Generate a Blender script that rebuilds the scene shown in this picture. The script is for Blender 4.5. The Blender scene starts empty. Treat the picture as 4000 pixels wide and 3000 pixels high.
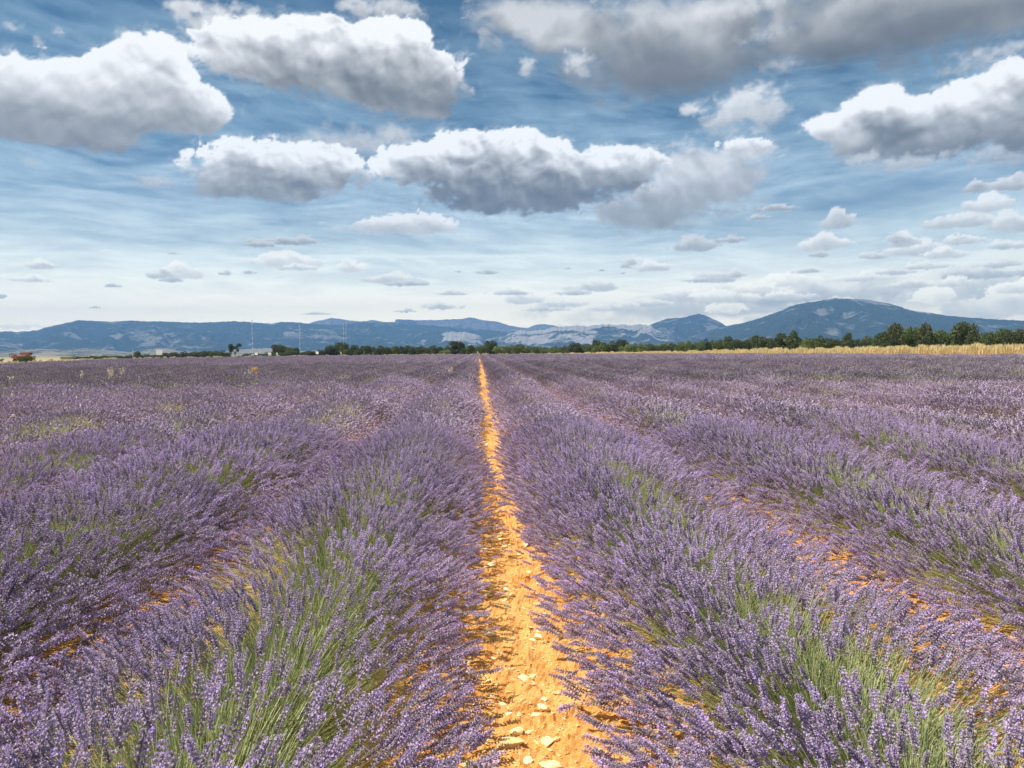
import bpy, math, random
import numpy as np
from mathutils import Vector, Matrix, Euler

random.seed(7)
rng = np.random.default_rng(7)
S = bpy.context.scene
COL = S.collection

# ------------------------------------------------------------------ camera
EYE = 1.75
GS = 1.25                         # distances of the far things, set for an eye height of 1.75 m
FOC = 3004.0                      # focal length in pixels of the 4000 px wide photograph
cam_data = bpy.data.cameras.new("camera")
cam_data.sensor_width = 36.0
cam_data.lens = 36.0 * FOC / 4000.0
cam_data.clip_start = 0.05
cam_data.clip_end = 120000.0
cam = bpy.data.objects.new("camera", cam_data)
COL.objects.link(cam)
cam.location = (0, 0, EYE)
RM = (Matrix.Rotation(math.radians(-2.48), 3, 'Z') @ Matrix.Rotation(math.radians(90 - 2.46), 3, 'X')
      @ Matrix.Rotation(math.radians(-0.6), 3, 'Z'))
cam.rotation_euler = RM.to_euler()
S.camera = cam

# ------------------------------------------------------------------ world, sun, exposure
SUN_EL, SUN_AZ = 58.0, -90.0      # azimuth measured from +Y towards +X
w = bpy.data.worlds.new("World")
S.world = w
w.use_nodes = True
nt = w.node_tree
nt.nodes.clear()
sky_n = nt.nodes.new('ShaderNodeTexSky')
sky_n.sky_type = 'NISHITA'
sky_n.sun_disc = False
sky_n.sun_elevation = math.radians(SUN_EL)
sky_n.sun_rotation = math.radians(SUN_AZ)
sky_n.altitude = 600
sky_n.air_density = 1.0
sky_n.dust_density = 0.4
sky_n.ozone_density = 1.6
bg = nt.nodes.new('ShaderNodeBackground')
bg.inputs['Strength'].default_value = 0.052
wo = nt.nodes.new('ShaderNodeOutputWorld')
hs = nt.nodes.new('ShaderNodeHueSaturation')
hs.inputs['Hue'].default_value = 0.488
hs.inputs['Saturation'].default_value = 1.22
nt.links.new(sky_n.outputs[0], hs.inputs['Color'])
nt.links.new(hs.outputs[0], bg.inputs['Color'])
nt.links.new(bg.outputs[0], wo.inputs['Surface'])

sun_d = bpy.data.lights.new("sun", 'SUN')
sun_d.energy = 4.9
sun_d.angle = math.radians(0.5)
sun_d.color = (1.0, 0.95, 0.87)
sun = bpy.data.objects.new("sun", sun_d)
COL.objects.link(sun)
ce = math.cos(math.radians(SUN_EL))
sun_dir = Vector((ce * math.sin(math.radians(SUN_AZ)), ce * math.cos(math.radians(SUN_AZ)), math.sin(math.radians(SUN_EL))))
sun.rotation_euler = sun_dir.to_track_quat('Z', 'Y').to_euler()

S.view_settings.view_transform = 'Standard'
S.view_settings.look = 'None'
S.view_settings.exposure = 0.36
S.view_settings.gamma = 1.0
S.view_settings.use_curve_mapping = False
S.render.engine = 'CYCLES'
S.cycles.max_bounces = 6
S.cycles.diffuse_bounces = 3
S.cycles.transparent_max_bounces = 8
S.cycles.volume_bounces = 1
w.cycles.sampling_method = 'NONE'

# ------------------------------------------------------------------ helpers
def ray(px, py):
    """direction of a point of the view, in degrees-like picture units, as a world vector"""
    d = RM @ Vector(((px - 2000) / FOC, (1500 - py) / FOC, -1.0))
    return d.normalized()

def az_el(px, py):
    d = ray(px, py)
    return math.degrees(math.atan2(d.x, d.y)), math.degrees(math.asin(d.z))

def ground_at(px, py, z=0.0):
    d = ray(px, py)
    t = (z - EYE) / d.z
    return Vector((d.x * t, d.y * t, z))

def at_dist(px, dist, z=0.0):
    """ground point at a bearing and a horizontal distance"""
    a = math.radians(az_el(px, 1375)[0])
    return Vector((math.sin(a) * dist, math.cos(a) * dist, z))

def z_at(px, py, dist):
    return EYE + math.tan(math.radians(az_el(px, py)[1])) * dist

def tag(o, label=None, cat=None, group=None, kind=None):
    if label: o['label'] = label
    if cat: o['category'] = cat
    if group: o['group'] = group
    if kind: o['kind'] = kind
    return o

def empty(name, loc, rz=0.0):
    o = bpy.data.objects.new(name, None)
    o.empty_display_size = 0.1
    o.location = loc
    o.rotation_euler = (0, 0, rz)
    COL.objects.link(o)
    return o

def make_mesh(name, V, F, mats, attrs=None, mat_idx=None, smooth=False):
    """V: n x 3, F: m x 3 or m x 4 array (or a list of such arrays)"""
    V = np.asarray(V, dtype=np.float32)
    Fs = F if isinstance(F, list) else [F]
    Fs = [np.asarray(f, dtype=np.int32) for f in Fs if len(f)]
    me = bpy.data.meshes.new(name)
    loops = np.concatenate([f.ravel() for f in Fs])
    tot = np.concatenate([np.full(len(f), f.shape[1], np.int32) for f in Fs])
    start = np.concatenate([[0], np.cumsum(tot)[:-1]]).astype(np.int32)
    me.vertices.add(len(V)); me.vertices.foreach_set('co', V.ravel())
    me.loops.add(len(loops)); me.loops.foreach_set('vertex_index', loops)
    me.polygons.add(len(tot)); me.polygons.foreach_set('loop_start', start)
    me.polygons.foreach_set('loop_total', tot)
    if mat_idx is not None:
        me.polygons.foreach_set('material_index', np.asarray(mat_idx, np.int32))
    me.polygons.foreach_set('use_smooth', np.full(len(tot), smooth, bool))
    for m in (mats if isinstance(mats, (list, tuple)) else [mats]):
        me.materials.append(m)
    me.update(calc_edges=True)
    for k, a in (attrs or {}).items():
        at = me.attributes.new(k, 'FLOAT', 'POINT')
        at.data.foreach_set('value', np.asarray(a, np.float32))
    me.validate()
    return me

def link(name, me, parent=None, loc=(0, 0, 0)):
    o = bpy.data.objects.new(name, me)
    COL.objects.link(o)
    o.location = loc
    if parent: o.parent = parent
    return o

def hash2(ix, iy, seed):
    h = (ix.astype(np.int64) * 374761393 + iy.astype(np.int64) * 668265263 + seed * 974634541) & 0xffffffff
    h = ((h ^ (h >> 13)) * 1274126177) & 0xffffffff
    h = h ^ (h >> 16)
    return h.astype(np.float64) / 4294967295.0

def vnoise(x, y, seed=0):
    ix = np.floor(x); iy = np.floor(y)
    fx = x - ix; fy = y - iy
    fx = fx * fx * fx * (fx * (fx * 6 - 15) + 10); fy = fy * fy * fy * (fy * (fy * 6 - 15) + 10)
    a = hash2(ix, iy, seed); b = hash2(ix + 1, iy, seed)
    c = hash2(ix, iy + 1, seed); d = hash2(ix + 1, iy + 1, seed)
    return (a * (1 - fx) + b * fx) * (1 - fy) + (c * (1 - fx) + d * fx) * fy

def fbm(x, y, octv=4, seed=0, gain=0.5):
    s = 0.0; a = 1.0; n = 0.0
    for o in range(octv):
        ca, sa = math.cos(o * 1.1), math.sin(o * 1.1)
        s = s + a * vnoise(x * ca - y * sa + 17.3 * o, x * sa + y * ca - 9.1 * o, seed + o)
        n += a; a *= gain; x = x * 2.03; y = y * 2.03
    return s / n

def sstep(a, b, x):
    t = np.clip((x - a) / (b - a), 0, 1)
    return t * t * (3 - 2 * t)

# ------------------------------------------------------------------ materials
def new_mat(name):
    m = bpy.data.materials.new(name)
    m.use_nodes = True
    m.node_tree.nodes.clear()
    return m, m.node_tree

def N(nt, t, **kw):
    n = nt.nodes.new(t)
    for k, v in kw.items():
        if k.startswith('i_'):
            n.inputs[k[2:].replace('_', ' ')].default_value = v
        else:
            setattr(n, k, v)
    return n

def ramp(nt, pts, interp='LINEAR'):
    r = nt.nodes.new('ShaderNodeValToRGB')
    r.color_ramp.interpolation = interp
    e = r.color_ramp.elements
    while len(e) < len(pts): e.new(0.5)
    for i, (p, c) in enumerate(pts):
        e[i].position = p
        e[i].color = (*c, 1) if len(c) == 3 else c
    return r

def plant_mat(name, pts, rough=0.6, trans=0.25, attr='v', big=None):
    """colour picked by the attribute v (pigment of each leaf or floret, plus painted shade in far flower heads), partly translucent"""
    m, t = new_mat(name)
    a = N(t, 'ShaderNodeAttribute', attribute_name=attr)
    r = ramp(t, pts)
    t.links.new(a.outputs['Fac'], r.inputs[0])
    col = r.outputs[0]
    oi = N(t, 'ShaderNodeObjectInfo')
    hsv = N(t, 'ShaderNodeHueSaturation')
    mr = N(t, 'ShaderNodeMapRange'); mr.inputs['To Min'].default_value = 0.85; mr.inputs['To Max'].default_value = 1.15
    t.links.new(oi.outputs['Random'], mr.inputs['Value'])
    t.links.new(mr.outputs[0], hsv.inputs['Value'])
    t.links.new(col, hsv.inputs['Color'])
    d = N(t, 'ShaderNodeBsdfPrincipled'); d.inputs['Roughness'].default_value = rough
    d.inputs['Specular IOR Level'].default_value = 0.25
    tr = N(t, 'ShaderNodeBsdfTranslucent')
    mx = N(t, 'ShaderNodeMixShader'); mx.inputs[0].default_value = trans
    o = N(t, 'ShaderNodeOutputMaterial')
    t.links.new(hsv.outputs[0], d.inputs['Base Color']); t.links.new(hsv.outputs[0], tr.inputs['Color'])
    t.links.new(d.outputs[0], mx.inputs[1]); t.links.new(tr.outputs[0], mx.inputs[2]); t.links.new(mx.outputs[0], o.inputs['Surface'])
    return m

def simple_mat(name, c, rough=0.6, metal=0.0, var=0.15, scale=8.0):
    m, t = new_mat(name)
    tc = N(t, 'ShaderNodeTexCoord')
    nz = N(t, 'ShaderNodeTexNoise'); nz.inputs['Scale'].default_value = scale; nz.inputs['Detail'].default_value = 5
    t.links.new(tc.outputs['Object'], nz.inputs['Vector'])
    r = ramp(t, [(0.3, tuple(x * (1 - var) for x in c)), (0.7, tuple(min(1, x * (1 + var)) for x in c))])
    t.links.new(nz.outputs['Fac'], r.inputs[0])
    d = N(t, 'ShaderNodeBsdfPrincipled'); d.inputs['Roughness'].default_value = rough; d.inputs['Metallic'].default_value = metal
    o = N(t, 'ShaderNodeOutputMaterial')
    t.links.new(r.outputs[0], d.inputs['Base Color']); t.links.new(d.outputs[0], o.inputs['Surface'])
    return m

M_SPIKE = plant_mat('lavender_flower', [(0.0, (0.18, 0.135, 0.195)), (0.35, (0.37, 0.295, 0.395)), (0.62, (0.61, 0.505, 0.585)),
                                        (0.8, (0.61, 0.47, 0.66)), (1.0, (0.64, 0.46, 0.90))], trans=0.24)
M_STEM = plant_mat('lavender_stem', [(0.0, (0.26, 0.31, 0.12)), (0.5, (0.50, 0.52, 0.23)), (0.9, (0.70, 0.68, 0.37)), (1.0, (0.74, 0.64, 0.40))], trans=0.35)
M_LEAF = plant_mat('lavender_leaf', [(0.0, (0.17, 0.22, 0.09)), (0.6, (0.38, 0.43, 0.20)), (1.0, (0.58, 0.58, 0.34))], trans=0.3)

# ------------------------------------------------------------------ sky dome: clouds as density on a shell, clear where there are none
def build_sky():
    R = 60000.0
    step = 0.1
    us = np.arange(-40, 45 + 1e-6, step)
    vs = np.arange(0.0, 31.5, step)
    U, Vv = np.meshgrid(us, vs)              # rows: elevation
    A = np.zeros_like(U); L = np.ones_like(U)
    kpx = 4000 / 2212.0

    def cloud(blobs, amp=0.5, soft=0.22, k=2.6, floor=0.0, freq=2.0, maxa=1.0, seed=0, base=0.6, light=(-0.55, 0.85), gain=0.52, top=1.0, edge=0.0, relg=1.0, halo=0.0):
        nonlocal A, L
        D = np.full(U.shape, -9.0)
        rr = []
        for (cx, cy, rx, ry) in blobs:
            u0, v0 = az_el(cx * kpx, cy * kpx)
            u1, _ = az_el((cx - rx) * kpx, cy * kpx); u2, _ = az_el((cx + rx) * kpx, cy * kpx)
            _, v1 = az_el(cx * kpx, (cy - ry) * kpx)
            ru = abs(u2 - u1) / 2; rv = abs(v1 - v0)
            rr.append(rv)
            dv = (Vv - v0)
            dv = np.where(dv < 0, dv / (rv * base), dv / rv)
            d = 1 - np.sqrt(((U - u0) / ru) ** 2 + dv ** 2)
            D = np.maximum(D, d) + 0.12 * np.clip(np.minimum(D, d) + 0.3, 0, 1)
        rv = max(rr)
        f = freq / rv
        box = D > -1.2
        ii = np.where(box.any(1))[0]; jj = np.where(box.any(0))[0]
        if len(ii) == 0 or len(jj) == 0: return
        sl = (slice(ii[0], ii[-1] + 1), slice(jj[0], jj[-1] + 1))
        u = U[sl]; v = Vv[sl]; d = D[sl].copy()
        wx = (fbm(u * f * 0.7, v * f * 0.9, 3, seed + 50) - 0.5) * 0.7 / f
        wy = (fbm(u * f * 0.7 + 31, v * f * 0.9, 3, seed + 60) - 0.5) * 0.7 / f
        n = fbm((u + wx) * f * 0.75, (v + wy) * f, 6, seed, gain) - 0.5
        bil = 1 - np.abs(fbm((u + wx) * f * 1.9, (v + wy) * f * 2.3, 4, seed + 9, 0.55) - 0.5) * 4
        d = d + amp * (n * 1.7 + 0.13 * bil)
        # soft bottoms, crisp sunlit tops
        vq = v[d > 0] if (d > 0).sum() > 20 else v.ravel()
        hg0 = sstep(np.percentile(vq, 10), np.percentile(vq, 75), v)
        a = sstep(0.0, 1.0, d / (soft * (1.5 - 0.95 * hg0 * (soft < 0.4))))
        if halo:
            hn = fbm((u + wx * 2) * f * 1.3 + 5, (v + wy * 2) * f * 2.0, 6, seed + 77, 0.62)
            a = np.maximum(a, halo * sstep(-0.28, 0.25, d) * sstep(0.44, 0.72, hn))
        dd = np.clip(d, 0, 0.6) * a
        tau = np.zeros_like(d)
        cells = rv / step
        ns = 9
        for s in range(1, ns + 1):
            off = s / ns * 1.15 * cells
            dx = int(round(-light[0] * off)); dy = int(round(light[1] * off))
            sh = np.zeros_like(dd)
            H, W = dd.shape
            if dy < H and abs(dx) < W:
                # value at (i+dy, j-dx)
                src = dd[dy:, :]
                if dx >= 0: sh[:H - dy, dx:] = src[:, :W - dx] if dx > 0 else src
                else: sh[:H - dy, :W + dx] = src[:, -dx:]
            tau += sh / ns
        de = 0.16 / f
        q = lambda uu, vv: fbm((uu + wx) * f * 1.15, (vv + wy) * f * 1.4, 4, seed + 21, 0.5)
        relief = q(u - light[0] * -de, v - light[1] * de) - q(u + light[0] * -de, v + light[1] * de)
        dl = 0.35 / f
        ql = lambda uu, vv: fbm((uu + wx * .6) * f * 0.42, (vv + wy * .6) * f * 0.55, 3, seed + 31, 0.5)
        broad = ql(u - light[0] * -dl, v - light[1] * dl) - ql(u + light[0] * -dl, v + light[1] * dl)
        relief = relief * 0.5 + broad * 1.25
        vlo, vhi = np.percentile(v[d > 0], [4, 90]) if (d > 0).sum() > 20 else (v.min(), v.max())
        hgt = sstep(vlo, vhi, v)
        lit = (0.30 + 0.70 * np.exp(-k * tau)) * (0.25 + 0.75 * hgt) * 1.22 + relief * relg * (0.3 + 0.7 * hgt)
        lit = lit + 0.5 * (1 - sstep(0.0, 0.30, d)) * hgt * 0.5
        lit = floor + (top - floor) * np.clip(lit, 0, 1)
        a = a * maxa
        A2 = A[sl]; L2 = L[sl]
        L[sl] = np.where(a > 0.001, L2 * (1 - a) + lit * a if False else (L2 * A2 * (1 - a) + lit * a) / np.maximum(A2 * (1 - a) + a, 1e-4), L2)
        A[sl] = A2 + a - A2 * a

    rs = np.random.default_rng(3)
    # low grey-white band on the right above the mountains
    cloud([(1500, 672, 480, 20), (1750, 640, 330, 32), (2120, 620, 200, 60), (2200, 600, 150, 70)], amp=0.75, soft=0.6, k=1.4, floor=0.38, top=0.86, freq=1.4, maxa=0.85, seed=101, base=1.0)
    cloud([(1900, 620, 330, 34), (1650, 640, 260, 28)], amp=0.9, soft=0.5, k=1.8, floor=0.36, top=0.85, freq=1.5, maxa=0.8, seed=106, base=1.0)
    cloud([(1340, 690, 330, 20), (1250, 705, 220, 12)], amp=0.5, soft=0.9, k=1.5, floor=0.42, top=0.66, freq=1.2, maxa=0.7, seed=102, base=1.0)
    cloud([(2120, 668, 110, 30), (2205, 650, 90, 42), (2020, 640, 60, 26)], amp=0.7, soft=0.25, k=1.2, floor=0.66, seed=103, base=0.8, top=1.05)
    cloud([(1570, 668, 45, 20), (1640, 690, 40, 12)], amp=0.7, k=1.0, floor=0.66, seed=104)
    cloud([(600, 697, 150, 11), (470, 697, 60, 9), (700, 700, 60, 9), (30, 706, 70, 9)], amp=0.8, k=0.8, floor=0.75, top=1.05, seed=105)
    # cumulus rows in the distance, small
    small = [(1140, 645, 60, 17, .62), (1210, 655, 60, 14, .6), (1285, 618, 62, 18, .55), (1240, 632, 40, 8, .45), (1545, 600, 62, 16, .5), (1590, 592, 30, 12, .5), (1512, 605, 40, 7, .45),
             (1415, 577, 48, 15, .6), (1362, 566, 20, 12, .5), (1350, 575, 14, 6, .45), (1500, 530, 60, 22, .45), (1580, 517, 34, 11, .42), (1700, 608, 90, 20, .75), (1640, 625, 80, 15, .72),
             (1775, 527, 58, 24, .62), (1768, 550, 30, 10, .45), (1812, 476, 46, 26, .55), (1980, 540, 100, 22, .6), (1945, 520, 40, 22, .6), (2040, 548, 50, 16, .6), (1890, 553, 40, 10, .5),
             (2070, 478, 90, 24, .6), (2140, 440, 60, 30, .66), (2190, 480, 60, 28, .6), (2190, 395, 60, 24, .5), (2110, 405, 40, 16, .45),
             (1940, 515, 30, 14, .5), (2160, 570, 70, 12, .5), (2120, 592, 120, 16, .45), (1450, 640, 90, 18, .62), (1390, 655, 80, 12, .6), (1570, 642, 90, 18, .66), (1800, 655, 90, 13, .55),
             (855, 487, 150, 27, .66), (620, 563, 92, 24, .7), (640, 578, 60, 9, .6), (760, 577, 38, 17, .72), (845, 602, 62, 16, .55), (880, 612, 60, 10, .42), (395, 590, 55, 21, .7), (345, 593, 35, 14, .5),
             (370, 605, 30, 7, .42), (85, 572, 42, 13, .6), (65, 603, 50, 11, .6), (245, 617, 28, 5, .42), (605, 522, 80, 11, .42), (560, 528, 40, 10, .42), (665, 520, 32, 12, .44), (372, 548, 15, 3.5, .42),
             (1055, 587, 30, 8, .42), (990, 587, 18, 3, .42), (980, 633, 35, 8, .5), (1100, 632, 50, 8, .5), (955, 662, 48, 11, .55), (875, 672, 25, 5, .42), (688, 678, 38, 4, .42), (205, 664, 14, 3, .45),
             (2000, 575, 70, 12, .55), (1930, 588, 60, 9, .5), (2080, 520, 50, 14, .6), (2180, 530, 50, 14, .55), (1860, 600, 70, 12, .6), (1740, 585, 40, 8, .5), (2060, 610, 60, 14, .62), (1960, 615, 70, 12, .55), (1700, 640, 70, 12, .66), (1330, 665, 70, 12, .6), (1180, 668, 50, 8, .5), (2190, 620, 50, 22, .72),
             (1227, 580, 8, 4, .42), (1300, 585, 12, 4, .42), (1345, 590, 8, 4, .42), (487, 590, 16, 8, .45), (2, 640, 18, 6, .42), (540, 588, 20, 5, .45), (355, 388, 0, 0, 0), (1680, 450, 55, 9, .42), (1640, 470, 30, 6, .42)]
    for i, (x, y, rx, ry, fl) in enumerate(small):
        if rx == 0: continue
        cloud([(x, y + ry * 0.25, rx, ry * 0.8), (x + rx * rs.uniform(-.35, .35), y - ry * 0.05, rx * 0.5, ry * 1.05)], amp=0.62, soft=0.3, k=2.4, floor=fl - 0.05, top=min(1.0, fl + 0.36), freq=1.4, seed=200 + i * 7, base=0.6, maxa=0.95)
    # cloud F: fluffy grey heap right of the central cloud
    cloud([(1510, 370, 150, 66), (1450, 425, 130, 60), (1410, 462, 130, 42), (1560, 415, 80, 55), (1600, 330, 75, 38)], amp=0.72, soft=0.42, k=1.7, floor=0.34, top=0.82, freq=2.0, seed=301, base=0.95, edge=1.0, maxa=0.96, halo=0.6)
    cloud([(1612, 318, 62, 22), (1640, 325, 30, 18)], amp=0.75, soft=0.35, k=1.4, floor=0.6, seed=302, maxa=0.95)
    cloud([(1605, 222, 90, 46), (1650, 245, 65, 40), (1560, 262, 80, 36), (1500, 235, 60, 24)], amp=0.8, soft=0.6, k=1.2, floor=0.55, top=0.9, seed=303, base=0.9, maxa=0.9)
    # cloud D with its veil
    cloud([(750, 308, 150, 44), (850, 290, 90, 32), (660, 320, 80, 34)], amp=0.65, soft=0.8, k=1.2, floor=0.5, top=0.74, seed=311, base=1.0, maxa=0.9)
    cloud([(330, 392, 60, 18), (440, 380, 40, 14)], amp=0.8, soft=0.6, k=1.2, floor=0.55, top=0.75, seed=312, base=0.9, maxa=0.8)
    cloud([(600, 375, 195, 55), (560, 345, 110, 52), (700, 345, 90, 40), (600, 415, 110, 28), (490, 405, 80, 30)], amp=0.55, soft=0.26, k=2.2, floor=0.22, freq=2.2, seed=313, base=0.85, edge=1.0, halo=0.55, gain=0.57)
    # cloud E: big central heap, flat dark base
    cloud([(1010, 360, 200, 70), (1100, 335, 150, 62), (1010, 330, 95, 55), (1330, 370, 110, 52), (1130, 420, 210, 58), (1190, 385, 200, 62), (880, 360, 80, 42)], amp=0.5, soft=0.2, k=3.0, floor=0.06, freq=2.3, seed=322, base=0.8, edge=1.0, halo=0.55, gain=0.57)
    # cloud G right
    cloud([(1990, 290, 190, 75), (2130, 235, 170, 90), (1900, 245, 100, 60), (2180, 180, 80, 55), (1800, 275, 70, 34), (2250, 260, 150, 100)], amp=0.5, soft=0.24, k=2.6, floor=0.10, freq=2.2, seed=331, base=0.8, edge=1.0, halo=0.55, gain=0.57)
    cloud([(1960, 350, 130, 24), (2160, 340, 90, 28), (1870, 340, 60, 18)], amp=0.8, soft=0.6, k=1.5, floor=0.5, top=0.72, seed=333, base=0.9, maxa=0.85)
    cloud([(2160, 110, 120, 35), (2080, 150, 60, 25)], amp=0.9, soft=0.9, k=1.0, floor=0.62, top=0.82, seed=334, base=0.9, maxa=0.8)
    # cloud C: the large dark one at the top right
    cloud([(1500, 60, 360, 120), (1420, 150, 230, 75), (1230, 60, 200, 85), (1900, 40, 330, 120), (1730, 90, 180, 70), (2150, 10, 180, 90), (1130, 40, 130, 60)], amp=0.62, soft=0.5, k=2.4, floor=0.14, top=0.74, freq=1.5, seed=341, base=0.9, gain=0.5, relg=1.3, halo=0.7)
    cloud([(1450, 170, 230, 68), (1300, 110, 170, 60), (1560, 130, 160, 60)], amp=0.55, soft=0.9, k=2.4, floor=0.02, top=0.32, freq=1.2, seed=344, base=0.9, gain=0.45, maxa=0.94)
    cloud([(1960, 60, 260, 85), (1850, 105, 200, 50), (2120, 20, 160, 60)], amp=0.5, soft=0.9, k=2.4, floor=0.0, top=0.28, freq=1.2, seed=347, base=0.9, gain=0.45, maxa=0.96)
    cloud([(1560, 20, 170, 24), (1650, 75, 90, 20), (1700, 140, 70, 22)], amp=0.8, soft=0.9, k=0.6, floor=0.7, top=0.9, freq=1.4, seed=349, base=1.0, maxa=0.55)
    cloud([(1245, 140, 40, 38), (1140, 145, 24, 24)], amp=0.8, soft=0.5, k=0.9, floor=0.55, top=0.9, seed=343, base=0.9, maxa=0.8)
    # clouds A and B, top left
    cloud([(470, 50, 120, 50), (600, 70, 160, 50), (400, 15, 60, 22)], amp=0.7, soft=0.5, k=1.3, floor=0.5, top=0.84, seed=351, base=0.9, maxa=0.95)
    cloud([(850, 20, 90, 38), (780, 15, 60, 30)], amp=0.7, soft=0.6, k=1.3, floor=0.5, top=0.8, seed=353, base=1.0, maxa=0.9)
    cloud([(700, 130, 250, 85), (820, 160, 175, 90), (560, 110, 170, 70), (900, 190, 115, 75), (840, 90, 110, 60), (700, 75, 110, 45)], amp=0.42, soft=0.17, k=2.4, floor=0.16, freq=2.4, seed=354, base=0.95, edge=1.0, halo=0.55, gain=0.57)
    cloud([(90, 210, 190, 85), (320, 150, 100, 75), (270, 215, 225, 95), (140, 275, 180, 60), (410, 240, 95, 68), (30, 240, 140, 80), (330, 200, 130, 85), (150, 165, 90, 40)], amp=0.42, soft=0.2, k=2.2, floor=0.24, freq=2.2, seed=361, base=0.85, edge=1.0, light=(-0.2, 0.95), halo=0.55, gain=0.57)
    cloud([(30, 60, 28, 18), (130, 70, 22, 14), (80, 90, 16, 20)], amp=1.0, soft=0.9, k=0.8, floor=0.6, top=0.8, seed=366, maxa=0.7)
    cloud([(70, 352, 36, 14)], amp=0.9, soft=0.9, k=0.8, floor=0.6, top=0.7, seed=367, maxa=0.6)
    A = np.clip(A, 0, 1)

    # thin high veil: streaks, whiter towards the horizon
    warp = fbm(U * 0.12, Vv * 0.3, 3, 700) * 2.4
    st = fbm(U * 0.10 + warp * 0.3, (Vv + warp - 0.02 * U) * 1.0, 5, 711, 0.58)
    st2 = fbm(U * 0.30 + warp * .2, (Vv + 0.05 * U + 0.3 * warp) * 4.2 / (1 + Vv * 0.05), 6, 733, 0.58)
    tex = 0.5 * st + 0.5 * st2
    base = np.interp(Vv, [0, 2, 4, 6, 9, 12, 16, 20, 26, 31], [1.0, 0.99, 0.96, 0.84, 0.62, 0.44, 0.27, 0.16, 0.06, 0.02])
    amp = np.interp(Vv, [0, 3, 6, 10, 16, 22, 31], [0.05, 0.2, 0.9, 1.5, 1.15, 0.65, 0.3])
    veil = np.clip(base + amp * (tex - 0.52), 0, 0.99)
    # a clearer blue lane on the right, and a condensation trail
    u0, v0 = az_el(1900 * kpx, 430 * kpx)
    lane = np.exp(-((U - u0) / 9) ** 2 - ((Vv - v0 - 0.10 * (U - u0)) / 1.1) ** 2)
    veil = veil * (1 - 0.55 * lane)
    ut, vt = az_el(1130 * kpx, 552 * kpx)
    tr = np.exp(-((Vv - vt - 0.004 * (U - ut)) / 0.10) ** 2) * sstep(-16, -8, U) * sstep(9, 0, U)
    veil = np.clip(veil + 0.25 * tr, 0, 0.99)

    # whole sphere: the dense part plus a coarse continuation of the same sky
    U_all = np.concatenate([np.arange(-180, -40, 2.0), us, np.arange(46.0, 181, 2.0)])
    V_all = np.concatenate([[-1.5, -0.4], vs, np.arange(33, 91, 1.6), [90.0]])
    UU, VV = np.meshgrid(U_all, V_all)
    n = fbm(UU * 0.075, VV * 0.16, 5, 900)
    aO = sstep(0.52, 0.62, n) * sstep(0.0, 8.0, np.hypot((UU - SUN_AZ) * math.cos(math.radians(SUN_EL)), VV - SUN_EL) - 7)
    lO = 0.45 + 0.45 * fbm(UU * 0.1, VV * 0.2, 3, 920)
    vO = np.interp(VV, [0, 4, 9, 16, 26, 90], [1.0, 0.95, 0.65, 0.34, 0.12, 0.0]) + 0.5 * (fbm(UU * 0.1, VV * 0.9, 4, 930) - 0.5) * sstep(60, 20, VV)
    vO = np.clip(vO, 0, 0.99) * sstep(3, 12, np.hypot(UU - SUN_AZ, VV - SUN_EL))
    j0 = len(np.arange(-180, -40, 2.0)); i0 = 2
    sl = (slice(i0, i0 + len(vs)), slice(j0, j0 + len(us)))
    aO[sl] = A; lO[sl] = L; vO[sl] = veil
    aO[:2] = aO[2]; lO[:2] = lO[2]; vO[:2] = vO[2]
    az = np.radians(UU); el = np.radians(VV)
    P = np.stack([np.sin(az) * np.cos(el) * R, np.cos(az) * np.cos(el) * R, np.sin(el) * R], -1).reshape(-1, 3)
    H, W = UU.shape
    idx = np.arange(H * W).reshape(H, W)
    F = np.stack([idx[:-1, :-1], idx[:-1, 1:], idx[1:, 1:], idx[1:, :-1]], -1).reshape(-1, 4)
    tt = (aO + vO).ravel()
    F = F[tt[F].max(1) > 0.004]          # nothing where the sky is clear

    m, t = new_mat('cloudy_sky')
    a = N(t, 'ShaderNodeAttribute', attribute_name='cover')
    l = N(t, 'ShaderNodeAttribute', attribute_name='sunlit')
    v = N(t, 'ShaderNodeAttribute', attribute_name='veil')
    cr = ramp(t, [(0.0, (0.082, 0.09, 0.098)), (0.25, (0.175, 0.183, 0.19)), (0.5, (0.34, 0.35, 0.355)), (0.75, (0.55, 0.56, 0.57)), (1.0, (0.81, 0.82, 0.82))])
    t.links.new(l.outputs['Fac'], cr.inputs[0])
    inv = N(t, 'ShaderNodeMath', operation='SUBTRACT'); inv.inputs[0].default_value = 1.0
    t.links.new(a.outputs['Fac'], inv.inputs[1])
    vv = N(t, 'ShaderNodeMath', operation='MULTIPLY')
    t.links.new(v.outputs['Fac'], vv.inputs[0]); t.links.new(inv.outputs[0], vv.inputs[1])
    tot = N(t, 'ShaderNodeMath', operation='ADD')
    t.links.new(a.outputs['Fac'], tot.inputs[0]); t.links.new(vv.outputs[0], tot.inputs[1])
    mx0 = N(t, 'ShaderNodeMath', operation='MAXIMUM'); mx0.inputs[1].default_value = 0.001
    t.links.new(tot.outputs[0], mx0.inputs[0])
    q = N(t, 'ShaderNodeMath', operation='DIVIDE')
    t.links.new(a.outputs['Fac'], q.inputs[0]); t.links.new(mx0.outputs[0], q.inputs[1])
    mc = N(t, 'ShaderNodeMix', data_type='RGBA')
    t.links.new(q.outputs[0], mc.inputs[0])
    mc.inputs[6].default_value = (0.76, 0.80, 0.82, 1)
    t.links.new(cr.outputs[0], mc.inputs[7])
    gz = N(t, 'ShaderNodeNewGeometry'); sz0 = N(t, 'ShaderNodeSeparateXYZ'); t.links.new(gz.outputs['Position'], sz0.inputs[0])
    mz = N(t, 'ShaderNodeMapRange'); mz.inputs['From Max'].default_value = 16000.0
    t.links.new(sz0.outputs[2], mz.inputs['Value'])
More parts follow.
